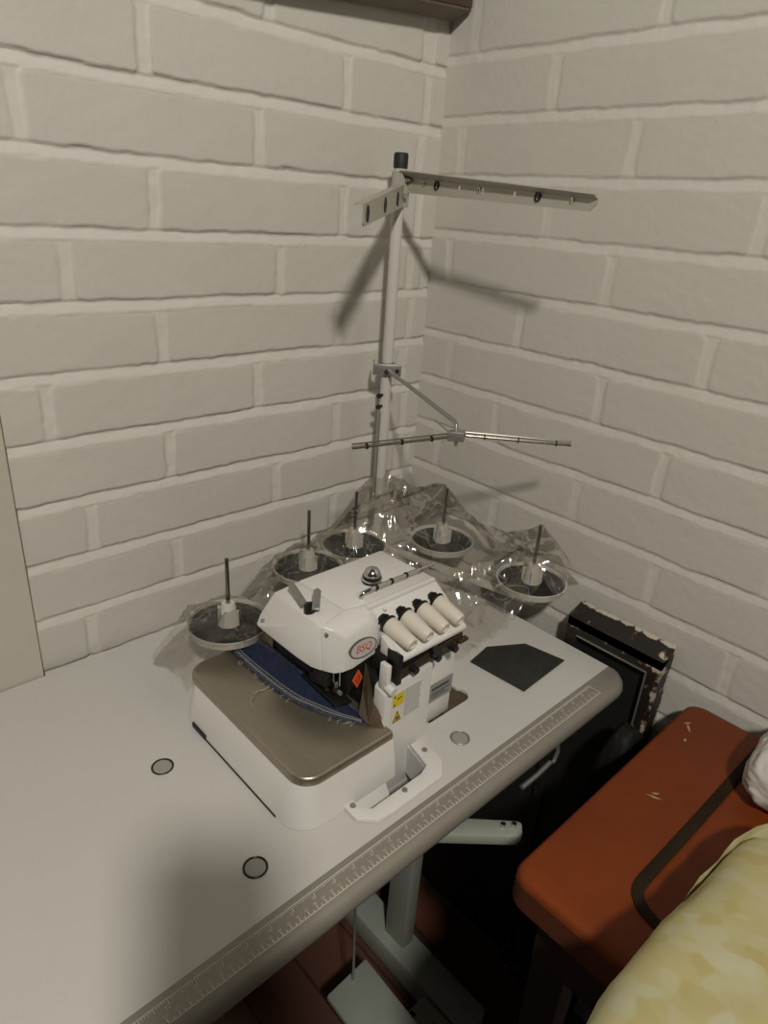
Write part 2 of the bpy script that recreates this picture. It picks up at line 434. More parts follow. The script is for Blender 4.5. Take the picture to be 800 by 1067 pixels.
b = MB(); b.box((-1.7, -1.5, -.06), (0.12, .12, 0)); tag(b.build('floor', M['floor']), kind='structure')

# board standing against the left wall behind the table
b = MB(); b.box((-1.05, -.0095, .0), (-.6465, -.0035, 1.34), .001)
tag(b.build('board', M['plank'], root=(-.85, -.005, 0)), 'cream flat board standing upright behind the table against white bricks', 'board')

# ------------------------------------------------------------------ sewing table
TZ = .75
T = tag(empty('sewing_table', (-.6, -.24, 0)), 'white industrial sewing table with a ruler printed along its grey front edge', 'table')
cut = []
cut += [(-.482, -.429), (-.386, -.429), (-.374, -.374), (-.262, -.374)]
for k in range(1, 8): 
    a = -PI / 2 + PI * k / 8 * .9; cut.append((-.262 + .013 * math.cos(a), -.361 + .013 * math.sin(a)))
cut += [(-.252, -.30), (-.50, -.30), (-.50, -.36)]
outer = [(-1.25, -.012), (-.0485, -.012), (-.0485, -.4514), (-1.25, -.4514)]
def circ(cx, cy, r, n=24): return [(cx + r * math.cos(2 * PI * k / n), cy + r * math.sin(2 * PI * k / n)) for k in range(n)]
plugs = [(-.603, -.2403), (-.594, -.4057), (-.3185, -.4138)]
b = MB(); b.plate(outer, [cut] + [circ(x, y, .0118) for x, y in plugs], TZ - .038, TZ)
tabletop = b.build('tabletop', M['laminate'], T, smooth=False)
# postformed front band: extruded profile
prof = [(-.4514, TZ)] + [(-.4750 - .0125 * math.sin(a), TZ - .0125 + .0125 * math.cos(a)) for a in np.linspace(0, math.radians(140), 13)] + [(-.4785, TZ - .0265), (-.4514, TZ - .0270)]
t = bmesh.new()
xs_ = [-1.25, -.055]
ringsx = []
for x, ins in ((-1.25, 0), (-.078, 0), (-.066, .0025), (-.0565, .009), (-.0505, .019), (-.0485, .028)):
    cy, cz = -.4514, TZ - .019
    ring = []
    for (y, z) in prof:
        yy = -.4514 + (y + .4514) * (1 - ins / .046)
        zz = z
        ring.append(t.verts.new((x, yy, zz)))
    ringsx.append(ring)
for A, B in zip(ringsx, ringsx[1:]):
    for k in range(len(prof)): t.faces.new((A[k], A[(k + 1) % len(prof)], B[(k + 1) % len(prof)], B[k]))
t.faces.new(ringsx[0][::-1]); t.faces.new(ringsx[-1])
b = MB(); b._bev(t, 0, 1)
band = tag(b.build('edge_band', M['band'], T), 'grey metallic rounded front edge with a printed ruler')
# ruler: upper inch scale, lower centimetre scale
b = MB(); zt = TZ + .0003
def bar(x0, y0, x1, y1): b.box((x0, y0, TZ - .0002), (x1, y1, zt))
RX0, RX1, RY0, RY1 = -1.22, -.109, -.4752, -.4578
bar(RX0, RY1 - .0004, RX1, RY1 + .0004); bar(RX0, RY0 - .0004, RX1, RY0 + .0004)
bar(RX1 - .0008, RY0, RX1, RY1)
IN, CM = .0230, .0093
x = RX1; k = 0
while x > RX0:
    L = .0050 if k % 10 == 0 else (.0036 if k % 5 == 0 else .0024)
    bar(x - .00032, RY1 - L, x + .00032, RY1); x -= IN / 10; k += 1
x = RX1; k = 0
while x > RX0:
    L = .0046 if k % 2 == 0 else .0026
    bar(x - .0004, RY0, x + .0004, RY0 + L); x -= CM / 2; k += 1
fr = lambda x, y: (Vector((x, y, zt)), X, Y, Z)
for k in range(1, 48): add_text(b, str(48 - k), .0042, fr(RX1 - k * IN - .0022, RY1 - .0062), thick=0)
for k in range(1, 118): add_text(b, str(118 - k), .0034, fr(RX1 - k * CM, RY0 + .0062), thick=0)
b.build('ruler_scale', M['print'], band, smooth=False)
for i, (x, y) in enumerate(plugs):
    b = MB(); b.lathe((x, y, TZ - .012), [(.0, 0), (.0095, 0), (.0100, .0115), (.0095, .0124), (.0, .0126)])
    g = b.build('hole_plug', M['grommet'], T)
    b = MB()
    r0, r1 = (.0101, .0117)
    b.lathe((x, y, TZ - .012), [(r0, 0), (r1, 0), (r1, .0128), ((r0 + r1) / 2, .0134), (r0, .0128), (r0, 0)])
    b.build('plug_ring', M['greymetal' if i == 2 else 'darkmetal'], g)
# steel stand
def part(name, m, f, parent=T, **k):
    q = MB(); f(q); return q.build(name, m, parent, **k)
part('foot_bar', M['standgreen'], lambda q: q.box((-.215, -.432, .012), (-.155, -.05, .066), .006))
part('foot_pad', M['black'], lambda q: q.cone((-.185, -.41, 0), (-.185, -.41, .013), .018, .015))
part('leg', M['standgreen'], lambda q: (q.box((-.194, -.265, .06), (-.166, -.215, .62), .004), q.box((-.200, -.262, .40), (-.160, -.205, .712), .004)))
part('foot_bar', M['standgreen'], lambda q: q.box((-1.12, -.432, .012), (-1.06, -.05, .066), .006))
part('leg', M['standgreen'], lambda q: (q.box((-1.104, -.265, .06), (-1.076, -.215, .62), .004), q.box((-1.11, -.262, .40), (-1.07, -.205, .712), .004)))
part('crossbar', M['standgreen'], lambda q: q.box((-1.09, -.095, .16), (-.18, -.065, .20), .004))
ro = Matrix.Rotation(math.radians(-14), 3, 'X')
tr = part('treadle', M['standgreen'], lambda q: q.hull([(-.386, -.276, .146), (-.298, -.272, .146), (-.306, -.46, .150), (-.392, -.46, .150), (-.386, -.276, .158), (-.298, -.272, .158), (-.306, -.46, .162), (-.392, -.46, .162)], .004))
part('treadle_bracket', M['standgreen'], lambda q: (q.plate(rrect(-.268, -.43, -.218, -.345, .008), [circ(-.240, -.392, .007, 16)], .045, .062, bevel=.0015), q.box((-.268, -.36, .0), (-.25, -.345, .062), .002)))
part('treadle_rod', M['greymetal'], lambda q: q.tube([(-.338, -.286, .155), (-.334, -.272, .40), (-.330, -.26, .64)], .0022))
kl = part('support_arm', M['standgreen'], lambda q: q.hull([(x, y, z) for x, y in ((-.350, -.382), (-.379, -.395), (-.2560, -.4705), (-.2520, -.4780), (-.2640, -.4880), (-.2740, -.4880)) for z in (.606, .622)], .003))
for i in range(2): part('bolt', M['chrome'], lambda q: q.cone((-.276 + i * .011, -.4665 - i * .0085, .621), (-.276 + i * .011, -.4665 - i * .0085, .627), .0035, .003, 12), kl)
part('arm_post', M['standgreen'], lambda q: q.box((-.376, -.398, .61), (-.356, -.385, .640), .003))
part('hook', M['greymetal'], lambda q: (q.tube([(-.252, -.468, .672), (-.225, -.470, .676), (-.198, -.470, .680)], .0035), q.tube([(-.198, -.470, .680), (-.188, -.470, .676), (-.182, -.470, .690), (-.190, -.470, .713)], .003)))

# ------------------------------------------------------------------ overlock machine
MC = tag(empty('overlock_machine', (-.42, -.31, TZ)), 'white overlock sewing machine with four cream tension knobs and a steel plate', 'sewing machine')
def mp(name, m, f, parent=MC, **k):
    q = MB(); f(q); return q.build(name, m, parent, **k)
# bed: rounded block flaring slightly towards the table
def loft(q, loops):
    t = bmesh.new(); R_ = [[t.verts.new((x, y, z)) for x, y in l] for l, z in loops]
    n = len(R_[0])
    for A, B in zip(R_, R_[1:]):
        for k in range(n): t.faces.new((A[k], A[(k + 1) % n], B[(k + 1) % n], B[k]))
    t.faces.new(R_[0][::-1]); t.faces.new(R_[-1]); q._bev(t, 0, 1)
def bed(q):
    L = []
    for f, z in ((0, TZ + .0005), (.0, TZ + .004), (.35, TZ + .025), (.8, TZ + .0445), (1.0, TZ + .0485)):
        x0 = -.548 + .012 * f; y0 = -.408 + .009 * f
        L.append((rrect(x0, y0, -.4185, -.172 - .004 * f, .030 - .006 * f, 8, (0, 1, 1, 0)), z))
    loft(q, L)
bedo = mp('bed', M['enamel'], bed)
mp('base_seal', M['black'], lambda q: q.plate(rrect(-.5488, -.372, -.54, -.215, .002, 3), [], TZ + .0003, TZ + .0026), bedo)
mp('rubber_foot', M['black'], lambda q: q.box((-.5495, -.235, TZ + .0002), (-.53, -.205, TZ + .007), .001), bedo)
def cplate(q):
    L = []
    for f, z in ((0, TZ + .0480), (0, TZ + .0528), (.6, TZ + .0555), (1.6, TZ + .0570), (3, TZ + .0575)):
        L.append((rrect(-.5375 + .0012 * f, -.4005 + .0012 * f, -.4195, -.170 - .0012 * f, .024 - .0008 * f, 8, (0, 1, 1, 0)), z))
    loft(q, L)
cp = tag(mp('cloth_plate', M['steel'], cplate), 'brushed steel cloth plate')
mp('plate_seam', M['darkmetal'], lambda q: q.plate(rrect(-.5368, -.3998, -.4200, -.1707, .0235, 8, (0, 1, 1, 0)), [], TZ + .0470, TZ + .0485), cp)
# column on the right, reaching into the cutout
def column(q):
    q.hull([(-.419, y, z) for y, z in ((-.385, .700), (-.385, .842), (-.366, .700), (-.366, .846))] + [(-.412, y, .853) for y in (-.385, -.366)] + [(-.347, y, z) for y in (-.385, -.366) for z in (.700, .853)], .0022)
    q.hull([(x, y, z) for x in (-.400, -.347) for y in (-.370, -.245) for z in (.700, .853)], .002)
    q.hull([(x, y, z) for x in (-.350, -.288) for y in (-.368, -.245) for z in (.745, .852)], .002)
colo = mp('column', M['enamel'], column)
mp('column_boss', M['enamel'], lambda q: (q.box((-.4185, -.3845, .848), (-.4125, -.372, .880), .0012), q.cone((-.414, -.380, .852), (-.414, -.391, .850), .0055, .0055, 16, .001)), colo)
# arm with sloping tension panel
def arm(q):
    q.hull([(x, y, z) for x in (-.4268, -.2985) for y, z in ((-.240, .9185), (-.3222, .9212), (-.3222, .876), (-.222, .866), (-.226, .885))], .0022)
    q.hull([(x, y, z) for x in (-.3995, -.2985) for y, z in ((-.300, .9205), (-.331, .9215), (-.388, .8845), (-.387, .878), (-.300, .878))], .0026)
    q.hull([(x, y, z) for x in (-.4060, -.3990) for y, z in ((-.358, .900), (-.388, .8845), (-.387, .878), (-.358, .878))], .0012)
armo = mp('arm', M['enamel'], arm)
mp('panel_lip', M['enamel'], lambda q: (q.box((-.406, -.336, .9175), (-.301, -.329, .9235), .0018), q.cone((-.3868, -.3405, .914), (-.3868, -.3420, .9185), .0026, .0026, 14)), armo)
mp('screw', M['darkmetal'], lambda q: (q.cone((-.352, -.388, .872), (-.352, -.3925, .8765), .006, .006, 14)), armo)
# dark slot between panel and column with thread guides
def guides(q):
    q.box((-.407, -.380, .851), (-.300, -.25, .880), .001)
    q.hull([(-.407, y, z) for y in (-.388, -.37) for z in (.853, .892)] + [(-.4005, y, z) for y in (-.3885, -.37) for z in (.853, .889)], .001)
go = mp('thread_guide_rail', M['oilblack'], guides)
mp('guide_plate', M['bronze'], lambda q: (q.hull([(x, y, z) for x, z in ((-.398, .8555), (-.398, .866), (-.302, .8665), (-.302, .876)) for y in (-.3855, -.3825)], .0006), q.box((-.312, -.391, .866), (-.297, -.384, .870), .0008)), go)
for x in (-.384, -.349, -.321): mp('screw', M['darkmetal'], lambda q: q.cone((x, -.385, .8655), (x, -.394, .8645), .0046, .0042, 12), go)
# face cover (left end of the head)
def face(q):
    # sloping left block with its flat top
    q.hull([(-.4275, -.240, .9180), (-.4275, -.3225, .9205), (-.4630, -.3265, .9175), (-.4580, -.237, .9125),
            (-.4785, -.231, .8740), (-.4745, -.302, .8705), (-.4700, -.322, .8670), (-.4640, -.333, .8660), (-.4275, -.340, .868), (-.4275, -.226, .874), (-.4715, -.2300, .8870)], .0022)
    # rounded front carrying the badge, standing a little proud of the panel
    q.hull([(-.4632, -.3258, .9178), (-.4265, -.3225, .9218), (-.3985, -.3300, .9220), (-.3965, -.3420, .9120), (-.4550, -.3365, .9150),
            (-.4640, -.3330, .8655), (-.4570, -.3440, .8650), (-.4490, -.3500, .8668), (-.4380, -.3525, .8680), (-.4025, -.3515, .8730), (-.3965, -.3420, .8750),
            (-.4020, -.3500, .9050), (-.4450, -.3470, .9060), (-.4150, -.3455, .9150), (-.4000, -.30, .905), (-.4000, -.30, .876), (-.4550, -.31, .87)], .0042, 3)
fc = mp('face_cover', M['enamel'], face)
mp('cover_screw', M['greymetal'], lambda q: q.cone((-.4600, -.3325, .9105), (-.4612, -.3360, .9108), .0018, .0018, 10), fc)
mp('cover_screw', M['greymetal'], lambda q: q.cone((-.4700, -.2400, .8830), (-.4765, -.2402, .8842), .002, .002, 10), fc)
# badge on the front: plane through the cover front
bo = Vector((-.4245, -.3510, .8890)); ex = Vector((1, -.02, 0)).normalized(); ez_ = Vector((-.02, -1, .11)).normalized(); ez = (ez_ - ex * ez_.dot(ex)).normalized(); ey = ez.cross(ex)
bf = (bo, ex, ey, ez)
ell = lambda a, c, n=40: [(a * math.cos(2 * PI * k / n), c * math.sin(2 * PI * k / n)) for k in range(n)]
bd = mp('badge', M['badge'], lambda q: q.plate(ell(.0172, .0098), [], -.003, .0012, bf), fc)
mp('badge_rim', M['greyrim'], lambda q: q.plate(ell(.0182, .0107), [ell(.0171, .0097)], -.003, .0016, bf), bd)
q = text_mb('BSQ', .0118, bf, thick=.0014, shear=.25)
for v in q.bm.verts:
    pass
q.build('badge_lettering', M['red_ink'], bd, smooth=False)
# top details
b = MB(); b.lathe((-.363, -.2935, .9195), [(0, 0), (.0115, 0), (.0115, .003), (.0098, .0035), (.0098, .007), (.0108, .0072), (.0108, .0095), (0, .0095)], 28)
sg = b.build('oil_sight', M['darkmetal'], MC)
b = MB(); b.lathe((-.363, -.2935, .9285), [(.0100, 0), (.0100, .0020), (.0090, .0055), (.0068, .0084), (.0036, .0102), (0, .0108)], 28); b.build('glass_dome', M['chrome'], sg)
mp('chrome_ring', M['chrome'], lambda q: q.lathe((-.363, -.2935, .9228), [(.0098, 0), (.0118, .0008), (.0118, .0028), (.0098, .0036)], 28), sg)
tb = mp('thread_bar', M['chrome'], lambda q: q.tube([(-.398, -.3145, .9195), (-.398, -.3155, .925), (-.3955, -.316, .9278), (-.38, -.3165, .929), (-.34, -.317, .929), (-.300, -.318, .930), (-.288, -.318, .930)], .0026, 10))
for x in (-.378, -.355, -.332, -.309): mp('thread_eyelet', M['darkmetal'], lambda q: q.lathe((x, -.317, .9292), [(.0027, -.0012), (.0034, -.0012), (.0034, .0012), (.0027, .0012)], 14, (1, 0, 0)), tb)
# two grey thread take-up levers beside a dark screw
def lever(q, a, c, w):
    a = Vector(a); c = Vector(c); d = (c - a); n = Vector((-d.y, d.x, 0)).normalized() * w
    q.hull([p + s * n + u for p in (a, c) for s in (1, -1) for u in (Vector((0, 0, 0)), Vector((0, 0, .0022)))] + [c + d.normalized() * w * .8 + u for u in (Vector((0, 0, 0)), Vector((0, 0, .0022)))] , .0006)
lv = mp('take_up_lever', M['greymetal'], lambda q: lever(q, (-.4565, -.292, .9215), (-.4495, -.2585, .9275), .0042))
mp('take_up_lever', M['greymetal'], lambda q: lever(q, (-.4545, -.3080, .9240), (-.4385, -.2895, .9320), .0042))
mp('lever_screw', M['darkmetal'], lambda q: (q.cone((-.4535, -.297, .915), (-.4535, -.297, .9255), .0068, .0062, 18, .0008), q.cone((-.4535, -.297, .925), (-.4535, -.297, .9275), .003, .0028, 12)))
# tension knobs
for i in range(4):
    x = -.3945 + i * .02505
    p0 = Vector((x + .0015, -.3520, .9080)); d = Vector((.05, -.985, -.22)).normalized()
    q = MB(); q.lathe(p0 + d * .004, [(0, 0), (.0094, 0), (.0098, .002), (.0096, .008), (.0086, .020), (.0078, .0335), (.0070, .0355), (.0045, .0360), (.0045, .0345), (0, .0345)], 28, d)
    kn = tag(q.build('tension_knob', M['cream'], MC), 'cream ribbed thread tension knob')
    q = MB()
    for k in range(12):
        a = 2 * PI * k / 12; qn = d.to_track_quat('Z', 'Y'); o1 = qn @ Vector((math.cos(a), math.sin(a), 0))
        q.tube([p0 + d * .008 + o1 * .0093, p0 + d * .024 + o1 * .0082, p0 + d * .037 + o1 * .0073], .0006, 6)
    q.build('knob_rib', M['cream'], kn)
    q = MB(); q.lathe(p0 - d * .0085, [(0, 0), (.0058, 0), (.0062, .002), (.0062, .009), (0, .009)], 20, d)
    for k in range(3): q.lathe(p0 - d * (.0045 - k * .0026), [(.0060, -.001), (.0076, -.0006), (.0076, .0006), (.0060, .001)], 20, d)
    q.lathe(p0 + d * .001, [(0, 0), (.0104, 0), (.0108, .0012), (.0104, .0028), (0, .0028)], 24, d)
    q.build('tension_spring', M['darkmetal'], kn)
# labels on the column
lf = (Vector((-.4095, -.3853, .7985)), X, Z, -Y)
lab = mp('warning_label', M['stickerwhite'], lambda q: q.plate(rrect(0, 0, .0455, .0420, .001, 2), [], 0, .0004, lf), colo, smooth=False)
mp('yellow_panel', M['yellow'], lambda q: (q.plate(rrect(.001, .0235, .0180, .0405, .001, 2), [], 0, .0007, lf), q.plate([(.0015, .002), (.0165, .002), (.009, .0195)], [], 0, .0007, lf)), lab, smooth=False)
def lab_ink(q):
    q.plate([(.0030, .0030), (.0150, .0030), (.009, .0170)], [[(.0044, .0040), (.0136, .0040), (.009, .0148)]], 0, .0009, lf)
    q.plate([(.0075, .005), (.0115, .005), (.0122, .008), (.0085, .010), (.0075, .008)], [], 0, .0009, lf)
    q.plate([(.002, .0365), (.0055, .0365), (.00375, .0398)], [], 0, .0009, lf); q.plate([(.002, .0255), (.0055, .0255), (.00375, .0288)], [], 0, .0009, lf)
    q.plate([(.0075, .0320), (.0140, .0335), (.0142, .0350), (.0075, .0338)], [], 0, .0009, lf)
mp('symbols', M['ink'], lab_ink, lab, smooth=False)
def lines(q):
    rs = random.Random(3)
    for k in range(12):
        y = .0395 - k * .0032
        x = .0195
        while x < .0425:
            w = rs.uniform(.0012, .0042); x1 = min(.0440, x + w)
            q.plate([(x, y), (x1, y), (x1, y + .0013), (x, y + .0013)], [], 0, .0007, lf); x = x1 + .0006
mp('printed_lines', M['inklight'], lines, lab, smooth=False)
nf = (Vector((-.3310, -.3683, .7755)), X, Z, -Y)
npz = mp('name_plate', M['stickergrey'], lambda q: q.plate(rrect(0, 0, .0425, .0265, .001, 2), [], 0, .0006, nf), colo, smooth=False)
def nlines(q):
    rs = random.Random(5)
    for y, hgt, x0, x1 in ((.0165, .0038, .006, .036), (.0115, .0014, .006, .037), (.0085, .0014, .006, .028), (.0050, .0012, .006, .034)):
        x = x0
        while x < x1:
            w = rs.uniform(.0015, .004); q.plate([(x, y), (x + w, y), (x + w, y + hgt), (x, y + hgt)], [], 0, .0009, nf); x += w + .0007
mp('plate_lines', M['ink'], nlines, npz, smooth=False)
# U-shaped mounting plate in front
def ubr(q):
    q.plate([(-.490, -.405), (-.4905, -.427), (-.474, -.4430), (-.456, -.4445), (-.382, -.4435), (-.364, -.427), (-.360, -.392), (-.376, -.388), (-.384, -.4215), (-.398, -.4265), (-.470, -.4275), (-.477, -.420), (-.478, -.405)][::-1], [], TZ + .0004, TZ + .0062, bevel=.0012)
ub = mp('mounting_plate', M['enamel'], ubr)
for x, y in ((-.428, -.432), (-.370, -.405), (-.483, -.413)): mp('screw', M['greymetal'], lambda q: q.cone((x, y, TZ + .006), (x, y, TZ + .0078), .0034, .0028, 14), ub)
# well under the plate: oil pan seen through the opening
mp('oil_pan', M['enamel'], lambda q: (q.box((-.488, -.384, .655), (-.300, -.31, .735), .004), q.hull([(x, y, z) for x, dy in ((-.474, 0), (-.424, .004)) for y, z in ((-.398 + dy, .752), (-.404 + dy, .742), (-.422 + dy, .712), (-.422 + dy, .70), (-.36, .70), (-.36, .752))], .002)))
mp('well_floor', M['slotbrown'], lambda q: (q.box((-.315, -.3738, .690), (-.2495, -.31, .7440)), q.box((-.300, -.3738, .744), (-.2495, -.31, .7470), .001)))
# needle area under the head
def mech(q):
    q.hull([(-.4715, -.236, .876), (-.468, -.320, .870), (-.425, -.236, .876), (-.425, -.320, .870), (-.455, -.240, .835), (-.452, -.300, .835), (-.425, -.24, .835), (-.425, -.300, .835)], .002)
    q.hull([(-.446, y, z) for y in (-.215, -.30) for z in (.806, .868)] + [(-.3985, y, z) for y in (-.215, -.30) for z in (.806, .868)], .003)
    q.hull([(x, y, z) for x in (-.4555, -.446) for y, z in ((-.30, .868), (-.334, .868), (-.331, .838), (-.30, .830))], .001)
    q.hull([(x, y, z) for x in (-.4350, -.4055) for y, z in ((-.29, .870), (-.343, .870), (-.3425, .832), (-.332, .818), (-.29, .818))], .002)
mp('looper_housing', M['oilblack'], lambda q: q.box((-.4155, -.3665, .8070), (-.395, -.25, .853), .001))
mo_ = mp('needle_mechanism', M['oilblack'], mech)
mp('needle_bar', M['chrome'], lambda q: (q.cone((-.4415, -.336, .868), (-.4415, -.336, .838), .0016, .0014, 12), q.cone((-.4480, -.330, .868), (-.4480, -.331, .846), .0011, .0011, 10), q.tube([(-.452, -.337, .868), (-.451, -.3375, .850), (-.447, -.337, .840)], .0009, 8)), mo_)
mp('presser_foot', M['darkmetal'], lambda q: (q.hull([(-.4545, -.345, .8225), (-.4545, -.345, .8255), (-.436, -.352, .8225), (-.436, -.352, .8255), (-.4545, -.285, .826), (-.436, -.285, .826), (-.4545, -.285, .829), (-.436, -.285, .829)], .0008), q.box((-.449, -.322, .824), (-.440, -.312, .842), .001), q.cone((-.4455, -.3345, .832), (-.4455, -.3345, .842), .0042, .0036, 14), q.cone((-.451, -.327, .836), (-.455, -.331, .8365), .003, .0026, 12)), mo_)
mp('foot_screw', M['greymetal'], lambda q: (q.cone((-.4445, -.3385, .8330), (-.4450, -.3430, .8335), .0026, .0024, 12), q.box((-.4510, -.3410, .842), (-.4475, -.3395, .8495), .0004)), mo_)
dn = lambda u, v: Vector((-.4140 + u * .97, -.34385 - abs(u) * 0, .8425 + v))
df_ = (Vector((-.4235, -.3440, .8440)), X, Z, -Y)
st = mp('warning_sticker', M['orange'], lambda q: q.plate([(-.0075, 0), (0, -.0125), (.0075, -.001), (.001, .0115)], [], 0, .0008, df_), mo_, smooth=False)
mp('sticker_mark', M['red_ink'], lambda q: q.plate([(-.004, 0), (0, -.0065), (.004, 0), (.0005, .006)], [[(-.0022, 0), (0, -.004), (.0022, 0), (.0002, .0035)]], .0008, .0011, df_), st, smooth=False)
mp('looper_cover', M['bronze'], lambda q: (q.box((-.404, -.368, .8065), (-.392, -.30, .866), .001)), MC)
# clear shield hanging at the foot
def shield(q):
    th = Vector((.0006, -.0008, 0))
    A = [Vector(p) for p in ((-.4185, -.3500, .8650), (-.4165, -.3520, .8560), (-.4175, -.3640, .8270), (-.4225, -.3900, .8090), (-.4360, -.3780, .8110), (-.4390, -.3660, .8180), (-.4240, -.3540, .8330))]
    t = bmesh.new(); a = [t.verts.new(p) for p in A]; c = [t.verts.new(p + th) for p in A]
    t.faces.new(a); t.faces.new(c[::-1]); n = len(A)
    for i in range(n): t.faces.new((a[i], c[i], c[(i + 1) % n], a[(i + 1) % n]))
    q._bev(t, 0, 1)
sh = mp('finger_guard', M['guard'], shield, smooth=False)
mp('guard_edge', M['cream'], lambda q: q.tube([(-.4176, -.3645, .8260), (-.4200, -.378, .816), (-.4227, -.3906, .8090)], .0008, 6), sh)

# ------------------------------------------------------------------ denim strip lying under the foot
DO = [(-.4795, -.170, .8090), (-.4810, -.224, .8092), (-.4768, -.291, .8090), (-.4590, -.3416, .8088), (-.4400, -.3715, .8086)]
DI = [(-.4560, -.186, .8215), (-.4520, -.236, .8235), (-.4485, -.287, .8215), (-.4400, -.329, .8170), (-.4330, -.3730, .8110)]
def interp(L, t):
    n = len(L) - 1; i = min(n - 1, int(t * n)); f = t * n - i
    p = [Vector(L[max(0, min(n, j))]) for j in (i - 1, i, i + 1, i + 2)]
    return .5 * ((2 * p[1]) + (-p[0] + p[2]) * f + (2 * p[0] - 5 * p[1] + 4 * p[2] - p[3]) * f * f + (-p[0] + 3 * p[1] - 3 * p[2] + p[3]) * f ** 3)
def strip(v0, v1, lift, thick, nu=44, nv=8, wob=.0012):
    t = bmesh.new(); top = []; bot = []
    for i in range(nu + 1):
        u = i / nu; a = interp(DO, u); c = interp(DI, u); ra = []; rb = []
        for j in range(nv + 1):
            v = v0 + (v1 - v0) * j / nv
            p = a.lerp(c, v); w = mnoise.noise(Vector((u * 9, v * 3, 1.3))) * wob + .0016 * math.sin(v * PI)
            p = p + Vector((0, 0, lift + max(0, w)))
            ra.append(t.verts.new(p)); rb.append(t.verts.new(p - Vector((0, 0, thick))))
        top.append(ra); bot.append(rb)
    for i in range(nu):
        for j in range(nv):
            t.faces.new((top[i][j], top[i + 1][j], top[i + 1][j + 1], top[i][j + 1])); t.faces.new((bot[i][j], bot[i][j + 1], bot[i + 1][j + 1], bot[i + 1][j]))
    for i in range(nu):
        t.faces.new((top[i][0], bot[i][0], bot[i + 1][0], top[i + 1][0])); t.faces.new((top[i][nv], top[i + 1][nv], bot[i + 1][nv], bot[i][nv]))
    for j in range(nv):
        t.faces.new((top[0][j], top[0][j + 1], bot[0][j + 1], bot[0][j])); t.faces.new((top[nu][j], bot[nu][j], bot[nu][j + 1], top[nu][j + 1]))
    q = MB(); q._bev(t, 0, 1); return q
dr = tag(empty('denim_scrap', (-.465, -.27, .808)), 'dark blue denim strip with frayed hem lying across the steel plate', 'fabric scrap')
strip(.16, .98, .0010, .0012).build('denim_cloth', M['denim'], dr)
hem = tag(strip(0, .24, .0017, .0024, nv=4).build('hem', M['denimdark'], dr), 'greyish overlocked hem edge')
b = MB()
for v, l in ((.06, .0026), (.20, .0028)):
    for k in range(70):
        u0 = (k + .1) / 70; u1 = (k + .75) / 70
        p = interp(DO, u0).lerp(interp(DI, u0), v); r = interp(DO, u1).lerp(interp(DI, u1), v + (.07 if v < .1 else 0))
        zz = lambda p, u: p + Vector((0, 0, l + .0008 + max(0, mnoise.noise(Vector((u * 9, v * 3, 1.3))) * .0012 + .0016 * math.sin(v * PI))))
        b.tube([zz(p, u0), zz(r, u1)], .00035, 5)
b.build('stitching', M['stitch'], hem)
strip(.97, 1.10, .0030, .001, nu=44, nv=3).build('seam_allowance', M['denimdark'], dr)
b = MB(); b.box((-.466, -.212, .8190), (-.4475, -.176, .8206), .0006, rot=Matrix.Rotation(.12, 3, 'Z') @ Matrix.Rotation(-.35, 3, 'Y')); b.build('lining_tab', M['lining'], dr)
b = MB()
rs = random.Random(4)
for k in range(26):
    u = rs.random(); p = interp(DO, u) + Vector((0, 0, .0012)); L = rs.uniform(.003, .008)
    b = MB(); b.tube([p, p + Vector((-L * .6, rs.uniform(-.003, .002), -.0008)), p + Vector((-L, rs.uniform(-.004, .004), -.0012))], .00022, 4)
    b.build('frayed_thread', M['stitch'], hem)
b = MB(); b.tube([(-.5130, -.2760, .8080), (-.5095, -.268, .8083), (-.5020, -.2600, .8082), (-.4955, -.2590, .8082), (-.4880, -.262, .8083), (-.4790, -.260, .8083), (-.4690, -.275, .8083), (-.466, -.280, .8082)], .0007, 6)
b.tube([(-.5075, -.268, .8086), (-.4960, -.2605, .8088), (-.486, -.2600, .8088)], .0005, 5)
tag(b.build('loose_thread', M['tread'], root=(-.49, -.265, .8077)), 'beige loose thread end curling on the steel plate beside the denim', 'thread')

# ------------------------------------------------------------------ thread stand
PX, PY = -.1275, -.050
ST = tag(empty('thread_stand', (PX, PY, TZ)), 'tall white thread stand with pole, guide arms and five spool discs', 'thread stand')
def sp(name, m, f, parent=ST, **k):
    q = MB(); f(q); return q.build(name, m, parent, **k)
pole = sp('pole', M['pole'], lambda q: (q.cone((PX, PY, TZ + .0005), (PX, PY, 1.371), .0082, .0082, 28)))
sp('pole_collar', M['pole'], lambda q: (q.lathe((PX, PY, 1.030), [(.0083, 0), (.0096, .0), (.0096, -.24), (.0083, -.24)], 24)), pole)
sp('pole_flange', M['pole'], lambda q: q.lathe((PX, PY, TZ + .0003), [(.0, 0), (.028, 0), (.028, .004), (.012, .008), (.011, .03), (0, .03)], 28), pole)
sp('pole_cap', M['black'], lambda q: q.lathe((PX, PY, 1.3600), [(.0084, 0), (.0096, 0), (.0098, .016), (.0085, .0185), (0, .019)], 28), pole)
for z in (1.053, 1.036): sp('pole_screw', M['black'], lambda q: (q.cone((PX - .008, PY - .002, z), (PX - .0165, PY - .004, z), .0022, .0022, 10), q.cone((PX - .0155, PY - .004, z), (PX - .019, PY - .005, z), .0040, .0034, 12)), pole)
sp('side_rod', M['greymetal'], lambda q: q.cone((PX - .0125, PY - .004, .84), (PX - .0125, PY - .004, 1.028), .0016, .0016, 8), pole)
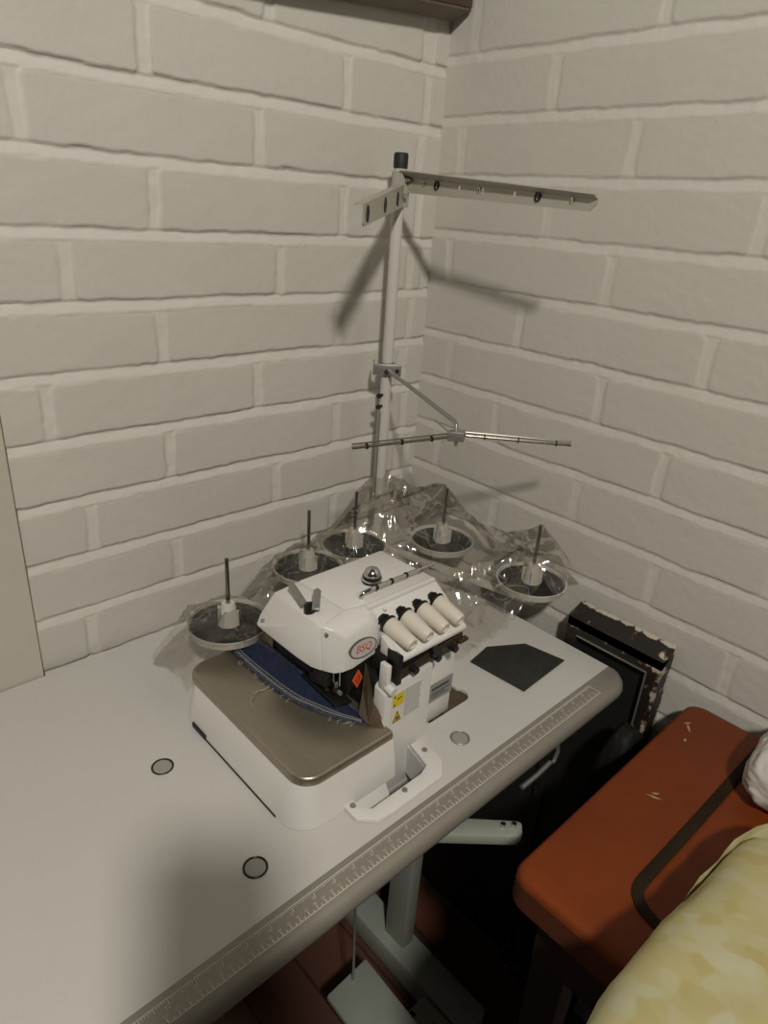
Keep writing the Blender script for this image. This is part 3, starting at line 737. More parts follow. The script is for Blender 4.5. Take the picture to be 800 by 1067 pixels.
# upper guide arms: folded channels with slots
def channel(a, c, h, name, holes, slotw, sloth, flange=.011, tip=.004, h2=None, lip=None):
    h2 = h2 or h
    a = Vector(a); c = Vector(c); L = (c - a).length; ex = (c - a).normalized(); nrm = ex.cross(Z).normalized()
    if nrm.dot(Vector((-.64, -.65, 0))) < 0: nrm = -nrm
    ez = nrm; ey = ez.cross(ex)
    if ey.z < 0: ey = -ey
    fr = (a, ex, ey, ez)
    q = MB()
    hs = [[(x + slotw * math.cos(t), sloth * math.sin(t)) for t in np.linspace(0, 2 * PI, 14, endpoint=False)] for x in holes]
    dt = .0062 if lip else 0
    outl = [(0, -h), (L - tip, -h2), (L, -h2 + tip), (L, h2 - dt * .8), (0, h - dt)]
    q.plate(outl, hs, -.0007, .0007, fr)
    if lip:                                            # rolled lip leaning out over the front
        la_ = math.radians(lip); dv = ez * math.cos(la_) + ey * math.sin(la_); nv = -ez * math.sin(la_) + ey * math.cos(la_)
        A0 = a + ey * (h - dt - .001); C0 = a + ex * L + ey * (h2 - dt * .8 - .001)
        q.hull([p + dv * f + nv * w for p, fl in ((A0, flange), (C0, flange * .62)) for f in (0, fl) for w in (0, .0013)])
    else: q.plate([(0, h - .0014), (L, h2 - .0014), (L, h2), (0, h)], [], -flange, -.0007, fr)
    return q, fr, L
JX = (PX - .002, PY - .0115)
q, frR, LR = channel((JX[0] + .006, JX[1] + .002, 1.3435), (-.140, -.362, 1.3290), .0125, 'r', [.06, .10, .14, .19, .225, .27], .0022, .0036, flange=.017, tip=.008, h2=.0088, lip=28)
ra = q.build('guide_arm', M['armpaint'], ST, smooth=False)
def eyelets(fr, xs, w, hh, m, parent, name='thread_eyelet', d0=-.004, d1=.0024):
    for x in xs:
        q = MB()
        q.plate([(x + w * math.cos(t), hh * math.sin(t)) for t in np.linspace(0, 2 * PI, 16, endpoint=False)], [[(x + w * .62 * math.cos(t), hh * .72 * math.sin(t)) for t in np.linspace(0, 2 * PI, 16, endpoint=False)]], d0, d1, fr)
        q.build(name, m, parent)
eyelets(frR, (.060, .225), .0042, .0056, M['darkmetal'], ra)
eyelets(frR, (.036, .135, .272), .0022, .003, M['chrome'], ra, 'rivet')
q, frL, LL = channel((JX[0] - .003, JX[1] - .002, 1.3265), (-.328, -.2075, 1.3015), .0135, 'l', [.045, .128, .225], .0045, .0066, flange=.010, h2=.0112)
la = q.build('guide_arm', M['armpaint'], ST, smooth=False)
eyelets(frL, (.045, .128, .225), .0060, .0084, M['black'], la, d0=-.0012, d1=.0018)
sp('arm_bracket', M['armpaint'], lambda q: (q.lathe((PX, PY, 1.322), [(.0083, 0), (.0108, 0), (.0108, .034), (.0083, .034)], 24), q.hull([(JX[0] + dx, JX[1] + dy, z) for dx in (-.006, .010) for dy in (.006, -.001) for z in (1.313, 1.356)], .001)))
sp('arm_bolt', M['greymetal'], lambda q: (q.cone((JX[0] + .005, JX[1], 1.3465), (JX[0] + .002, JX[1] - .0055, 1.3465), .0042, .0040, 6), q.cone((JX[0] + .002, JX[1] - .0055, 1.3465), (JX[0], JX[1] - .0095, 1.3465), .0022, .0022, 10), q.cone((JX[0] - .001, JX[1] - .003, 1.3265), (JX[0] - .004, JX[1] - .008, 1.3265), .0036, .0034, 6)))
# middle clamp, support rod and tension rods
CZ = 1.0925
def clamp(q):
    d = Vector((.68, -.62, 0)).normalized(); n = Vector((-.62, -.68, 0)).normalized()
    q.lathe((PX, PY, CZ - .010), [(.0084, 0), (.0112, 0), (.0112, .019), (.0084, .019)], 24)
    c = Vector((PX, PY, CZ)) + n * .010
    q.hull([c + d * u + n * w + Z * z for u in (-.021, .021) for w in (0, .0022) for z in (-.009, .008)], .0012)
    c2 = Vector((PX, PY, CZ)) + n * .014
    q.hull([c2 - d * .021 + Z * z + n * w for z in (-.007, .010) for w in (-.024, .0)] + [c2 - d * .019 + Z * z + n * w for z in (-.007, .010) for w in (-.024, .0)], .0008)
cl = sp('rod_clamp', M['greymetal'], clamp)
for a_, c_ in (((.0039, -.0175, -.001), (.0020, -.0205, -.001)), ((-.009, -.009, -.003), (-.013, -.013, -.003))):
    sp('clamp_screw', M['black'], lambda q: q.cone(Vector((PX, PY, CZ)) + Vector(a_), Vector((PX, PY, CZ)) + Vector(c_), .0034, .003, 12), cl)
HB = Vector((-.1962, -.2540, 1.055))
sp('support_rod', M['greymetal'], lambda q: q.tube([(PX - .007, PY - .010, CZ - .002), (-.146, -.105, 1.0855), (-.160, -.155, 1.0795), (-.179, -.215, 1.0725), (-.190, -.243, 1.0715), (-.1945, -.2520, 1.0680), (-.1960, -.2540, 1.058)], .0030, 12))
hub = sp('rod_hub', M['greymetal'], lambda q: (q.hull([HB + Vector((x, y, z)) for x, y in ((-.012, .004), (-.002, .010), (.012, -.006), (.002, -.012)) for z in (-.006, .0065)], .001), q.cone(HB + Vector((.001, -.001, -.013)), HB + Vector((.001, -.001, -.005)), .0026, .0026, 10), q.tube([HB + Vector((-.006, .006, .004)), HB + Vector((-.004, .034, .012))], .0011, 8)))
def rod(p, q_, name='tension_rod'):
    r = sp(name, M['rodmetal'], lambda b: (b.tube([p, q_], .0019, 10), b.tube([Vector(p) + Vector((0, .001, .0042)), Vector(q_) + Vector((0, .001, .0042))], .0010, 8)))
    for t in (.18, .5, .86): sp('rod_ring', M['darkmetal'], lambda b: b.lathe(Vector(p).lerp(Vector(q_), t), [(.0017, -.001), (.0034, -.0008), (.0034, .0008), (.0017, .001)], 12, Vector(q_) - Vector(p)), r)
rod(HB + Vector((-.010, .004, -.001)), (-.3380, -.2205, 1.055))
rod(HB + Vector((.010, -.008, .001)), (-.0955, -.3580, 1.055))
# base bars and spool discs
seats = [(-.4650, -.1490), (-.3010, -.0935), (-.2010, -.0790), (-.0740, -.1480), (-.0645, -.3170)]
SZ = .828
def bbar(q):
    for e in ((-.470, -.150), (-.066, -.330)):
        a = Vector((PX, PY - .008, .800)); c = Vector((*e, .800)); d = (c - a).normalized(); n = Vector((-d.y, d.x, 0)) * .006
        q.hull([p + s * n + u for p in (a, c) for s in (1, -1) for u in (Vector((0, 0, -.004)), Vector((0, 0, .004)))], .001)
sp('base_bar', M['pole'], bbar)
for (x, y) in seats:
    q = MB(); q.lathe((x, y, SZ), [(0, -.010), (.012, -.010), (.020, -.006), (.046, -.003), (.0490, .0045), (.0505, .0050), (.0515, .0045), (.0480, -.0060), (.020, -.0100), (.008, -.028), (0, -.028)][::-1], 40)
    s_ = q.build('spool_disc', M['pole'], ST)
    q = MB(); q.lathe((x, y, SZ), [(0, -.0045), (.0475, -.0020), (.0465, .0015), (.010, .0008), (0, .0008)], 40); tag(q.build('foam_pad', M['discpad'], s_), 'dark foam pad')
    q = MB(); q.lathe((x, y, SZ), [(0, 0), (.0135, 0), (.0125, .004), (.0088, .027), (.0078, .030), (0, .030)], 20)
    for k in range(4):
        a = k * PI / 2 + .5; q.box((x - .001, y - .0145, SZ), (x + .001, y - .006, SZ + .022), rot=Matrix.Rotation(a, 3, 'Z'), about=(x, y, SZ))
    q.build('spool_cone', M['pole'], s_)
    q = MB(); q.cone((x, y, SZ + .01), (x, y, .9195), .0027, .0024, 12, .0008); q.build('spool_pin', M['rodmetal'], s_)

# ------------------------------------------------------------------ clear plastic wrap thrown over the spool discs
def creases(u, v, seed, freqs, amp):
    """folded-sheet noise: sums of bent triangle waves, giving straight sharp creases"""
    rs = np.random.RandomState(seed); out = np.zeros_like(u)
    wx = .012 * waves(u, v, seed + 50, (3, 6, 9)); wy = .012 * waves(u, v, seed + 51, (3, 6, 9))
    for f, a in zip(freqs, amp):
        for _ in range(3):
            th = rs.uniform(0, 2 * PI); ph = rs.uniform(0, 1); ff = f * rs.uniform(.7, 1.4)
            k = ff * ((u + wx) * math.cos(th) + (v + wy) * math.sin(th)) + ph
            m_ = np.clip(.5 + waves(u, v, seed + 7 + int(100 * ph), (3, 6, 9)), 0, 1)
            out += a * .4 * (np.abs((k % 1) - .5) * 4 - 1) * m_
    return out
def film():
    nx, ny = 280, 210
    gx = np.linspace(-.545, -.012, nx); gy = np.linspace(-.385, -.014, ny)
    GX, GY = np.meshgrid(gx, gy)
    h = np.full_like(GX, TZ + .004)
    top = .9235
    def seg(a, c, sag, slope, ht=top, hb=None):
        hb = ht if hb is None else hb
        ax, ay = a; cx, cy = c
        t = ((GX - ax) * (cx - ax) + (GY - ay) * (cy - ay)) / ((cx - ax) ** 2 + (cy - ay) ** 2 + 1e-12); t = np.clip(t, 0, 1)
        d = np.hypot(GX - (ax + t * (cx - ax)), GY - (ay + t * (cy - ay)))
        return ht + (hb - ht) * t - sag * 4 * t * (1 - t) - slope * d
    dmin = np.full_like(GX, 9.)
    tents = ((.855, .052), (.862, .05), (.872, .05), (.9225, .06), (.9225, .06))
    for (x, y), (tp, rad) in zip(seats, tents):
        d = np.hypot(GX - x, GY - y); dmin = np.minimum(dmin, d)
        ang = np.arctan2(GY - y, GX - x)
        fold = 1 + .28 * np.abs(np.sin(ang * 2.5 + x * 40)) + .12 * np.sin(ang * 7 + y * 90)
        cone = .8375 + (tp - .8375) * np.clip(1 - d * fold / rad, 0, 1) ** 1.35
        disc = np.where(d < .0535, .8375, .8375 - 1.35 * (d - .0535))
        h = np.maximum(h, np.where(d < .056, np.maximum(cone, .8375), disc))
    h = np.maximum(h, seg(seats[2], seats[3], -.012, 1.25, .895, top))
    h = np.maximum(h, seg((PX, PY), seats[3], .015, 1.3, .935, top))
    h = np.maximum(h, seg(seats[3], seats[4], .040, 1.1))
    h = np.maximum(h, seg((-.235, -.300), seats[4], .02, 1.2, .83, .885))
    h = np.maximum(h, seg((-.24, -.20), seats[4], .03, 1.2, .87, .905))
    h = np.maximum(h, seg(seats[1], seats[2], .012, 1.2, .862, .880))
    h = np.maximum(h, seg((-.385, -.125), seats[1], .01, 1.3, .855, .870))
    n1 = creases(GX, GY, 3, (14, 26, 45), (1, .7, .4)); n2 = creases(GX, GY, 9, (20, 38, 64), (1, .7, .5))
    low = np.clip((h - TZ) / .05, .3, 1)
    h = np.maximum(TZ + .0025, h + low * np.clip((dmin - .006) / .05, .12, 1) * (.0066 * n1 + .0022 * n2))
    # keep clear of the pins and discs
    for (x, y) in seats:
        d = np.hypot(GX - x, GY - y); h = np.where(d < .0535, np.maximum(h, .8355), h)
    wob = .010 * waves(GX, GY, 21, (4, 9, 18), (1, .6, .3))
    inside = (dmin + wob < .098)
    inside |= (GX > -.255) & (GY > -.335 + wob) & (GX < -.012)
    inside &= ~((GX < -.283) & (GY < -.216))           # the machine stands there
    inside &= ~((GX > -.075) & (GY < -.372 + wob))
    inside &= ~((GX > -.19) & (GY < -.352 + wob * .6) & (GX < -.10))
    inside &= ~((GX < -.283) & (GY < -.185) & (h < .83))
    # crumple sideways a little
    ox = .0035 * waves(GX, GY, 33, (9, 20, 40)) * low; oy = .0035 * waves(GX, GY, 35, (9, 20, 40)) * low
    PXg = np.minimum(GX + ox, -.0085); PYg = np.minimum(GY + oy, -.0105)
    beyond = (GX > -.0485) & (h < TZ + .02)
    idx = np.arange(nx * ny).reshape(ny, nx)
    f = inside[:-1, :-1] & inside[1:, :-1] & inside[:-1, 1:] & inside[1:, 1:]
    q = np.stack([idx[:-1, :-1][f], idx[:-1, 1:][f], idx[1:, 1:][f], idx[1:, :-1][f]], -1)
    used = np.unique(q); remap = np.full(nx * ny, -1); remap[used] = np.arange(len(used))
    co = np.stack([PXg.ravel(), PYg.ravel(), h.ravel()], -1)[used]; q = remap[q]
    org = np.array([-.2, -.15, TZ]); co = co - org
    me = bpy.data.meshes.new('plastic_wrap')
    me.vertices.add(len(co)); me.vertices.foreach_set('co', co.astype(np.float32).ravel())
    me.loops.add(q.size); me.loops.foreach_set('vertex_index', q.astype(np.int32).ravel())
    me.polygons.add(len(q)); me.polygons.foreach_set('loop_start', np.arange(0, q.size, 4, dtype=np.int32))
    me.update(calc_edges=True); me.validate(); me.materials.append(M['film']); me.shade_smooth(); me.set_sharp_from_angle(angle=math.radians(16))
    o = bpy.data.objects.new('plastic_wrap', me); COL.objects.link(o); o.location = org
    tag(o, 'crumpled clear plastic film draped over the spool discs in the corner', 'plastic film')
film()

# dark foam sheet
b = MB(); b.plate([(-.1967, -.3256), (-.1894, -.4108), (-.0892, -.4062), (-.1010, -.3476), (-.1524, -.3180)], [], TZ + .0004, TZ + .0028, bevel=.0006)
tag(b.build('foam_sheet', M['pad'], root=(-.145, -.36, TZ)), 'dark grey foam sheet lying flat on the table by the ruler end', 'foam sheet')

# ------------------------------------------------------------------ framed black panel against the right wall
FP = tag(empty('framed_panel', (-.02, -.44, 0)), 'black framed panel with chipped paint leaning on the right wall', 'framed panel')
def fbar(q, pts): q.hull(pts, .0015)
YL, YR, ZT = -.372, -.517, .790
def wear(o, fn):
    me = o.data; a = me.attributes.new('wear', 'FLOAT', 'POINT'); org = wloc(o)
    for i, v in enumerate(me.vertices): a.data[i].value = fn(v.co + org)
def gridbox(q, a, c, n):
    """box cut into small faces so wear can vary along it"""
    t = bmesh.new(); 
    bmesh.ops.create_cube(t, size=1)
    d = Vector(c) - Vector(a); m = (Vector(a) + Vector(c)) / 2
    for v in t.verts: v.co = Vector((v.co.x * d.x, v.co.y * d.y, v.co.z * d.z)) + m
    for _ in range(n):
        es = [e for e in t.edges if e.calc_length() > .006]
        if not es: break
        bmesh.ops.subdivide_edges(t, edges=es, cuts=1, use_grid_fill=True)
    q._merge(t)
b = MB(); gridbox(b, (-.036, YR, ZT - .026), (-.0045, YL, ZT + .012), 5)
for v in b.bm.verts:
    if v.co.z > ZT - .001: v.co.z -= (ZT + .013 - v.co.z) * 0 + max(0, (-.004 - v.co.x)) * .55
ft = b.build('frame_rail', M['chipped'], FP)
wear(ft, lambda p: (1.05 if (p.z > ZT - .002 and p.x > -.0095) else 0) + (.35 if (p.z < ZT - .012 and p.z > ZT - .02 and p.x < -.03) else 0) + (.35 if p.y < YR + .012 else 0))
b = MB(); gridbox(b, (-.036, YR, .02), (-.0045, YR + .0175, ZT - .026), 6)
fs = b.build('frame_stile', M['chipped'], FP)
wear(fs, lambda p: .8 if (p.x < -.03 and p.y < YR + .006) or (p.y < YR + .004 and p.x > -.012) else .05)
b = MB(); b.box((-.036, YL - .0175, .02), (-.0045, YL, ZT - .026), .001); b.build('frame_stile', M['chipped'], FP)
b = MB(); b.box((-.036, YR, 0), (-.0045, YL, .022), .001); b.build('frame_rail', M['chipped'], FP)
b = MB(); b.box((-.030, YL, .02), (-.0045, -.03, .705), .001); b.build('lower_panel', M['black'], FP)
b = MB(); b.box((-.033, YL, 0), (-.0045, -.03, .024), .001); tag(b.build('base_strip', M['cable'], FP), 'thin grey strip along the foot of the panel')
b = MB(); b.box((-.026, YR + .017, .02), (-.012, YL - .017, ZT - .025)); b.build('panel', M['black'], FP)
b = MB(); b.box((-.0375, YR + .0172, .022), (-.0345, YR + .0195, ZT - .028)); b.box((-.0375, YR + .0172, ZT - .0285), (-.0345, YL - .018, ZT - .0262)); tag(b.build('metal_bead', M['greymetal'], FP), 'thin grey metal bead')

# ------------------------------------------------------------------ red-brown side table with things on it
RT = tag(empty('side_table', (-.21, -.78, 0)), 'red brown side table with rounded corners standing before the sewing table', 'table')
def rtop(q):
    L = []
    for ins, z in ((.004, .706), (.0005, .709), (0, .714), (0, .738), (.002, .7425), (.006, .745)):
        L.append((rrect(-.409 + ins, -1.02 + ins, -.0165 - ins, -.5575 - ins, .020, 6), z))
    loft(q, L)
rt = MB(); rtop(rt); rto = rt.build('top', M['red'], RT)
b = MB(); b.plate(rrect(-.4096, -1.0206, -.0160, -.5569, .0206, 6), [rrect(-.4088, -1.019, -.0170, -.5577, .02, 6)], .7085, .7360); b.build('edge_trim', M['redside'], rto)
b = MB(); b.plate(rrect(-.385, -.995, -.04, -.585, .004, 2), [rrect(-.37, -.98, -.055, -.60, .004, 2)], .63, .707); b.build('apron', M['darkwood'], RT)
for x in (-.385, -.08):
    for y in (-.985, -.625):
        b = MB(); b.hull([(x + dx, y + dy, .66) for dx in (0, .038) for dy in (0, .038)] + [(x + .006 + dx, y + .006 + dy, 0) for dx in (0, .025) for dy in (0, .025)], .002); b.build('leg', M['darkwood'], RT)
for (x, y, a, l) in ((-.075, -.580, .6, .020), (-.068, -.575, -.5, .012), (-.215, -.6050, 1.9, .018), (-.209, -.6035, 2.4, .010), (-.10, -.587, .2, .008)):
    b = MB(); d = Vector((math.cos(a), math.sin(a), 0)); n = Vector((-d.y, d.x, 0)) * .0022; c = Vector((x, y, .7453))
    t = bmesh.new(); t.faces.new([t.verts.new(p) for p in (c - d * l * .5, c + n, c + d * l * .5, c - n * .6)]); b._merge(t)
    b.build('paint_scuff', M['scuff'], rto, smooth=False)

# strap lying in a bend
sp_pts = [(-.03, -.6540), (-.089, -.6525), (-.19, -.6510), (-.30, -.6480), (-.326, -.6478), (-.338, -.6510), (-.3465, -.6590), (-.3510, -.670), (-.3530, -.685), (-.350, -.715)]
t = bmesh.new(); prev = None
P_ = [Vector((*p, .7452)) for p in sp_pts]
dense = []
for i in range(len(P_) - 1):
    for k in range(8): dense.append(interp([tuple(p) for p in P_], (i + k / 8) / (len(P_) - 1)))
dense.append(P_[-1])
rr = []
for i, p in enumerate(dense):
    d = (dense[min(len(dense) - 1, i + 1)] - dense[max(0, i - 1)]).normalized(); n = Vector((-d.y, d.x, 0)) * .0056
    rr.append([t.verts.new(p + n * s + Vector((0, 0, z))) for s, z in ((-1, 0), (1, 0), (1, .0016), (.6, .0024), (-.6, .0024), (-1, .0016))])
for A, B in zip(rr, rr[1:]):
    for k in range(6): t.faces.new((A[k], A[(k + 1) % 6], B[(k + 1) % 6], B[k]))
t.faces.new(rr[0][::-1]); t.faces.new(rr[-1])
b = MB(); b._bev(t, 0, 1)
tag(b.build('strap', M['strap'], root=(-.25, -.65, .745)), 'narrow dark brown strap lying in a bend on the red side table', 'strap')

# lumpy cloth bundle and white bag (spherical blobs pushed into rounded boxes)
def lump(name, c, half, power, amp, freq, m, seed, seg=96, rings=64, shape=None):
    t = bmesh.new(); bmesh.ops.create_uvsphere(t, u_segments=seg, v_segments=rings, radius=1)
    c = Vector(c)
    for v in t.verts:
        d = v.co.normalized()
        k = (abs(d.x) ** power + abs(d.y) ** power + abs(d.z) ** power) ** (-1 / power)
        p = d * k
        f = 0
        for o, a in ((1, 1), (2.3, .5), (5.1, .28)):
            f += a * (1 - 2 * abs(mnoise.noise(p * freq * o + Vector((seed, seed * 1.7, 0)))))
        p = Vector((p.x * half[0], p.y * half[1], p.z * half[2]))
        p += d * amp * (f - .6)
        if shape: p = shape(p)
        v.co = c + p
    q = MB(); q._merge(t); return q
zb = .7475
def ysh(p):
    if p.z > 0: p.z += -.21 * (p.x + .085)
    if p.z < 0: p.z = max(p.z, -.058)
    return p
q = lump('cloth', (-.402, -.846, .806), (.198, .150, .056), 6.0, .0045, 1.3, M['ycloth'], 4.2, shape=ysh)
tag(q.build('cloth_bundle', M['ycloth'], root=(-.40, -.85, .747)), 'pale yellow patterned cloth bundle heaped on the red side table', 'cloth')
def wsh(p):
    if p.z < -.03: p.z = -.03
    return p
q = lump('bag', (-.090, -.698, .780), (.066, .040, .034), 2.4, .0060, .8, M['whitebag'], 8.1, shape=wsh)
tag(q.build('plastic_bag', M['whitebag'], root=(-.09, -.70, .75)), 'crumpled white plastic bag on the red side table by the wall', 'bag')

# ------------------------------------------------------------------ dark bag in the gap, cable on the floor, shelf corner
def bsh(p):
    if p.z < -.30: p.z = -.30
    return p
q = lump('bag', (-.085, -.5125, .352), (.042, .030, .35), 3.4, .003, 1.1, M['blackbag'], 2.7, shape=lambda p: Vector((p.x, p.y, max(p.z, -.35))))
tag(q.build('refuse_bag', M['blackbag'], root=(-.085, -.51, 0)), 'black plastic bag standing in the gap below the ruler end', 'bag')

SHF = tag(empty('corner_shelf', (-.2, -.02, 1.55)), 'dark brown wooden beam shelf at the top of the left wall in the corner', 'shelf')
zb_ = lambda x: 1.5508 + .086 * x
q = MB(); q.hull([(x, y, zb_(x) + dz) for x in (-.62, -.004) for y, dz in ((-.0075, .004), (-.040, .012), (-.040, .075), (-.0075, .075))], .0015); q.build('shelf_board', M['shelfwood'], SHF)
q = MB(); q.hull([(x, y, zb_(x) + dz) for x in (-.62, -.0045) for y, dz in ((-.0075, 0), (-.0375, .0085), (-.0375, .0135), (-.0075, .0055))], .0008); tag(q.build('shelf_rail', M['shelfrail'], SHF), 'grey brown underside strip')

# ------------------------------------------------------------------ the person holding the phone, standing before the corner
PR = tag(empty('person', (-1.285, -1.290, 0)), 'person in a dark sweater standing before the corner and holding up a phone', 'person')
RV = Vector((.7340, -.6791, 0)); FV = Vector((.6997, .7145, 0)); LENS = Vector((-.82813, -.77899, 1.30864))
def skin(name, verts, edges, radii, m, parent, root=0, level=2):
    me = bpy.data.meshes.new(name); org = wloc(parent)
    me.from_pydata([Vector(v) - org for v in verts], edges, [])
    o = bpy.data.objects.new(name, me); COL.objects.link(o)
    md = o.modifiers.new('skin', 'SKIN'); md.use_smooth_shade = True
    for k, r in enumerate(radii):
        a = r if isinstance(r, tuple) else (r, r)
        me.skin_vertices[0].data[k].radius = a; me.skin_vertices[0].data[k].use_root = (k == root)
    sb = o.modifiers.new('sub', 'SUBSURF'); sb.levels = level; sb.render_levels = level
    dg = bpy.context.evaluated_depsgraph_get(); dg.update()
    m2 = bpy.data.meshes.new_from_object(o.evaluated_get(dg)); m2.name = name
    bpy.data.objects.remove(o); bpy.data.meshes.remove(me)
    o = bpy.data.objects.new(name, m2); COL.objects.link(o); o.parent = parent
    m2.materials.clear()
    for mm in (m if isinstance(m, (list, tuple)) else [m]): m2.materials.append(mm)
    m2.shade_smooth(); return o
M['skin'] = mat('skin', (.50, .30, .21), .5); M['sweater'] = mat('dark_sweater', (.05, .055, .06), .9, bump=.3, bscale=300)
M['trousers'] = mat('dark_trousers', (.03, .035, .05), .9); M['hair'] = mat('brown_hair', (.035, .02, .012), .6); M['shoe'] = mat('black_shoe', (.02, .02, .02), .5)
base = Vector((-1.285, -1.290, 0))
pt = lambda r, f, z: base + RV * r + FV * f + Vector((0, 0, z))
ph_c = LENS - Vector(F_T) * .022
B_ = [pt(0, 0, .90), pt(0, .01, 1.04), pt(0, .02, 1.20), pt(0, .03, 1.33), pt(0, .055, 1.44), pt(0, .085, 1.53)]
E_ = [(0, 1), (1, 2), (2, 3), (3, 4), (4, 5)]
R0 = [(.135, .11), (.125, .10), (.14, .105), (.135, .09), .05, .048]
wr = {}
for sd in (1, -1):
    n0 = len(B_)
    palm = ph_c + Vector(R_T) * (.056 * sd) - Vector(U_T) * .075 - Vector(F_T) * .012
    wrist = palm + RV * (.018 * sd) - FV * .075 + Vector((0, 0, -.030))
    if sd < 0:
        wrist = pt(-.225, .07, .875); palm = wrist + Vector((0, 0, -.075)) + FV * .012
        B_ += [pt(-.165, .03, 1.37), pt(-.215, .0, 1.12), pt(-.225, .05, .93), wrist]
    else: B_ += [pt(.165 * sd, .03, 1.37), pt(.165 * sd, .03, 1.37).lerp(wrist, .5) + RV * .03 + Vector((0, 0, -.085)), wrist - FV * .05 + Vector((0, 0, -.015)), wrist]
    E_ += [(3, n0), (n0, n0 + 1), (n0 + 1, n0 + 2), (n0 + 2, n0 + 3)]
    R0 += [.062, .046, .034, (.028, .022)]
    wr[sd] = (palm, wrist)
    n0 = len(B_)
    B_ += [pt(.095 * sd, .0, .84), pt(.10 * sd, .02, .48), pt(.105 * sd, -.01, .10), pt(.11 * sd, .05, .055)]
    E_ += [(0, n0), (n0, n0 + 1), (n0 + 1, n0 + 2), (n0 + 2, n0 + 3)]
    R0 += [.092, .062, .042, .040]
body = skin('body', B_, E_, R0, [M['sweater'], M['trousers'], M['skin']], PR)
org = wloc(PR)
for f in body.data.polygons:
    c = f.center + org
    f.material_index = 1 if c.z < .93 and (c - pt(0, 0, c.z)).length < .24 else (2 if c.z > 1.45 else 0)
# head: shaped from a sphere, with nose, ears, eyes and hair
hc = pt(0, .12, 1.63); tl = math.radians(24)
hq = lambda r, f, z: hc + RV * r + (FV * math.cos(tl) - Z * math.sin(tl)) * f + (Z * math.cos(tl) + FV * math.sin(tl)) * z
t = bmesh.new(); bmesh.ops.create_uvsphere(t, u_segments=40, v_segments=28, radius=1)
for v in t.verts:
    x, y, z = v.co
    jaw = 1 - .22 * max(0, -z) ** 1.3
    nose = .022 * math.exp(-((x / .16) ** 2 + ((z + .12) / .22) ** 2)) * (y > 0)
    eye = -.006 * (math.exp(-(((x - .42) / .18) ** 2 + ((z - .08) / .12) ** 2)) + math.exp(-(((x + .42) / .18) ** 2 + ((z - .08) / .12) ** 2))) * (y > 0)
    v.co = hq(x * .074 * jaw, y * .094 * (1 - .10 * max(0, -z)) + nose + eye, z * .115)
b = MB(); b._merge(t); head = b.build('head', M['skin'], PR)
t = bmesh.new(); bmesh.ops.create_uvsphere(t, u_segments=40, v_segments=28, radius=1)
for v in t.verts:
    x, y, z = v.co; k = 1.07 + .03 * mnoise.noise(v.co * 6)
    v.co = hq(x * .078 * k, min(y * .099 * k, .055 + .04 * max(0, z)), max(z, -.35 if y < .1 else .35) * .120 * k)
b = MB(); b._merge(t); b.build('hair', M['hair'], head)
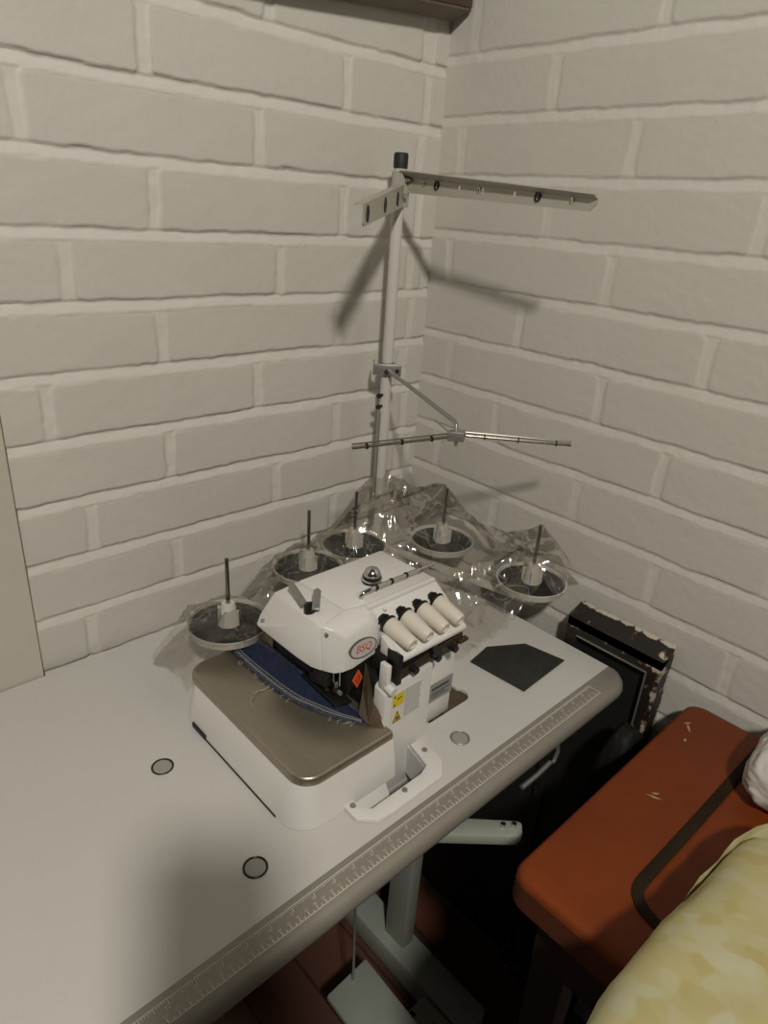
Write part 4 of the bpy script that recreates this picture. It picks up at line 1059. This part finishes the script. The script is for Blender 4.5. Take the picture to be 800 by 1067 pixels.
for sd in (1, -1):
    b = MB(); b.lathe(hq(.074 * sd, -.005, -.005), [(0, -.006), (.016, -.005), (.019, .001), (.012, .005), (0, .004)], 16, RV * sd); b.build('ear', M['skin'], head)
    b = MB(); b.lathe(hq(.030 * sd, .083, .010), [(0, 0), (.006, .002), (.0115, .0), (.0115, -.004), (0, -.004)], 16, FV); b.build('eye', M['print'], head)
    palm, wrist = wr[sd]
    # hand: palm with four bent fingers round the back and a thumb
    Rv, Uv, Fv = Vector(R_T), Vector(U_T), Vector(F_T)
    if sd > 0:
        V = [wrist, palm - Fv * .03 - Uv * .01 + Rv * .006 * sd]; Ed = [(0, 1)]; Rd = [(.026, .021), (.030, .014)]
        for k, L in enumerate((.030, .034, .033, .027)):
            u = .030 - k * .019; n0 = len(V)
            V += [palm + Uv * u + Rv * .010 * sd - Fv * .022, palm + Uv * (u + .004) + Rv * .004 * sd - Fv * .002 - Fv * .004, palm + Uv * (u + .004) - Rv * (L * .6) * sd - Fv * .006]
            Ed += [(1, n0), (n0, n0 + 1), (n0 + 1, n0 + 2)]; Rd += [.0095, .0088, .0072]
        n0 = len(V); V += [palm - Uv * .045 - Rv * .006 * sd - Fv * .030, palm - Uv * .030 - Rv * .022 * sd - Fv * .026]; Ed += [(1, n0), (n0, n0 + 1)]; Rd += [.012, .009]
    else:
        V = [wrist, palm]; Ed = [(0, 1)]; Rd = [(.024, .019), (.018, .032)]
        for k, L in enumerate((.036, .040, .037, .029)):
            n0 = len(V); f = .030 - k * .019
            V += [palm + FV * f - Z * .034, palm + FV * f - Z * (.034 + L) + RV * .008, palm + FV * (f - .004) - Z * (.034 + L * 1.7) + RV * .024]
            Ed += [(1, n0), (n0, n0 + 1), (n0 + 1, n0 + 2)]; Rd += [.0095, .0088, .0072]
        n0 = len(V); V += [palm + FV * .036 - Z * .002 + RV * .008, palm + FV * .046 - Z * .030 + RV * .014]; Ed += [(1, n0), (n0, n0 + 1)]; Rd += [.012, .009]
    skin('hand', V, Ed, Rd, M['skin'], PR)
    b = MB(); b.hull([pt(.11 * sd + dx, dy, z) for dx, dy, z in ((-.04, -.07, 0), (.04, -.07, 0), (-.045, .16, 0), (.045, .16, 0), (0, .20, 0), (-.035, -.07, .07), (.035, -.07, .07), (-.035, .08, .075), (.035, .08, .075), (0, .19, .035))], .012); b.build('shoe', M['shoe'], PR)
Rv, Uv, Fv = Vector(R_T), Vector(U_T), Vector(F_T)
b = MB(); b.plate(rrect(-.041, -.140, .041, .022, .008, 5), [], -.008, 0, (ph_c + Fv * .006, Rv, Uv, Fv), bevel=.0012)
tag(b.build('phone', M['black'], root=ph_c), 'black phone held upright in the right hand of the standing person', 'phone')

# ------------------------------------------------------------------ light
def lamp_spot(name, loc, aim, energy, ang, blend, rad, col):
    l = bpy.data.lights.new(name, 'SPOT'); l.energy = energy; l.spot_size = math.radians(ang); l.spot_blend = blend; l.shadow_soft_size = rad; l.color = col
    o = bpy.data.objects.new(name, l); COL.objects.link(o); o.location = loc
    o.rotation_euler = (Vector(aim) - Vector(loc)).to_track_quat('-Z', 'Y').to_euler(); return o
l = bpy.data.lights.new('ceiling_lamp', 'POINT'); l.energy = 97; l.shadow_soft_size = .07; l.color = (1, .95, .855)
o = bpy.data.objects.new('ceiling_lamp', l); COL.objects.link(o); o.location = (-1.225, -1.505, 2.33)
w = bpy.data.worlds.new('room'); S.world = w; w.use_nodes = True
w.node_tree.nodes['Background'].inputs['Color'].default_value = (1, .95, .86, 1)
w.node_tree.nodes['Background'].inputs['Strength'].default_value = .03

# ------------------------------------------------------------------ camera
cam = bpy.data.cameras.new('camera'); cam.sensor_fit = 'HORIZONTAL'; cam.sensor_width = 36; cam.lens = 703.80 / 800 * 36; cam.clip_start = .02
co_ = bpy.data.objects.new('camera', cam); COL.objects.link(co_)
R_ = Vector((0.73207979, -0.67808209, 0.06529824)); U_v = Vector((0.23412876, 0.34046639, 0.91064063)); F_ = Vector((0.63972096, 0.6513734, -0.40800708))
m3 = Matrix((R_, U_v, -F_)).transposed()
co_.matrix_world = Matrix.Translation((-.82813, -.77899, 1.30864)) @ m3.to_4x4()
S.camera = co_
S.view_settings.view_transform = 'Standard'; S.view_settings.look = 'None'; S.view_settings.gamma = 1; S.view_settings.exposure = 0
try: S.view_settings.use_curve_mapping = False
except Exception: pass
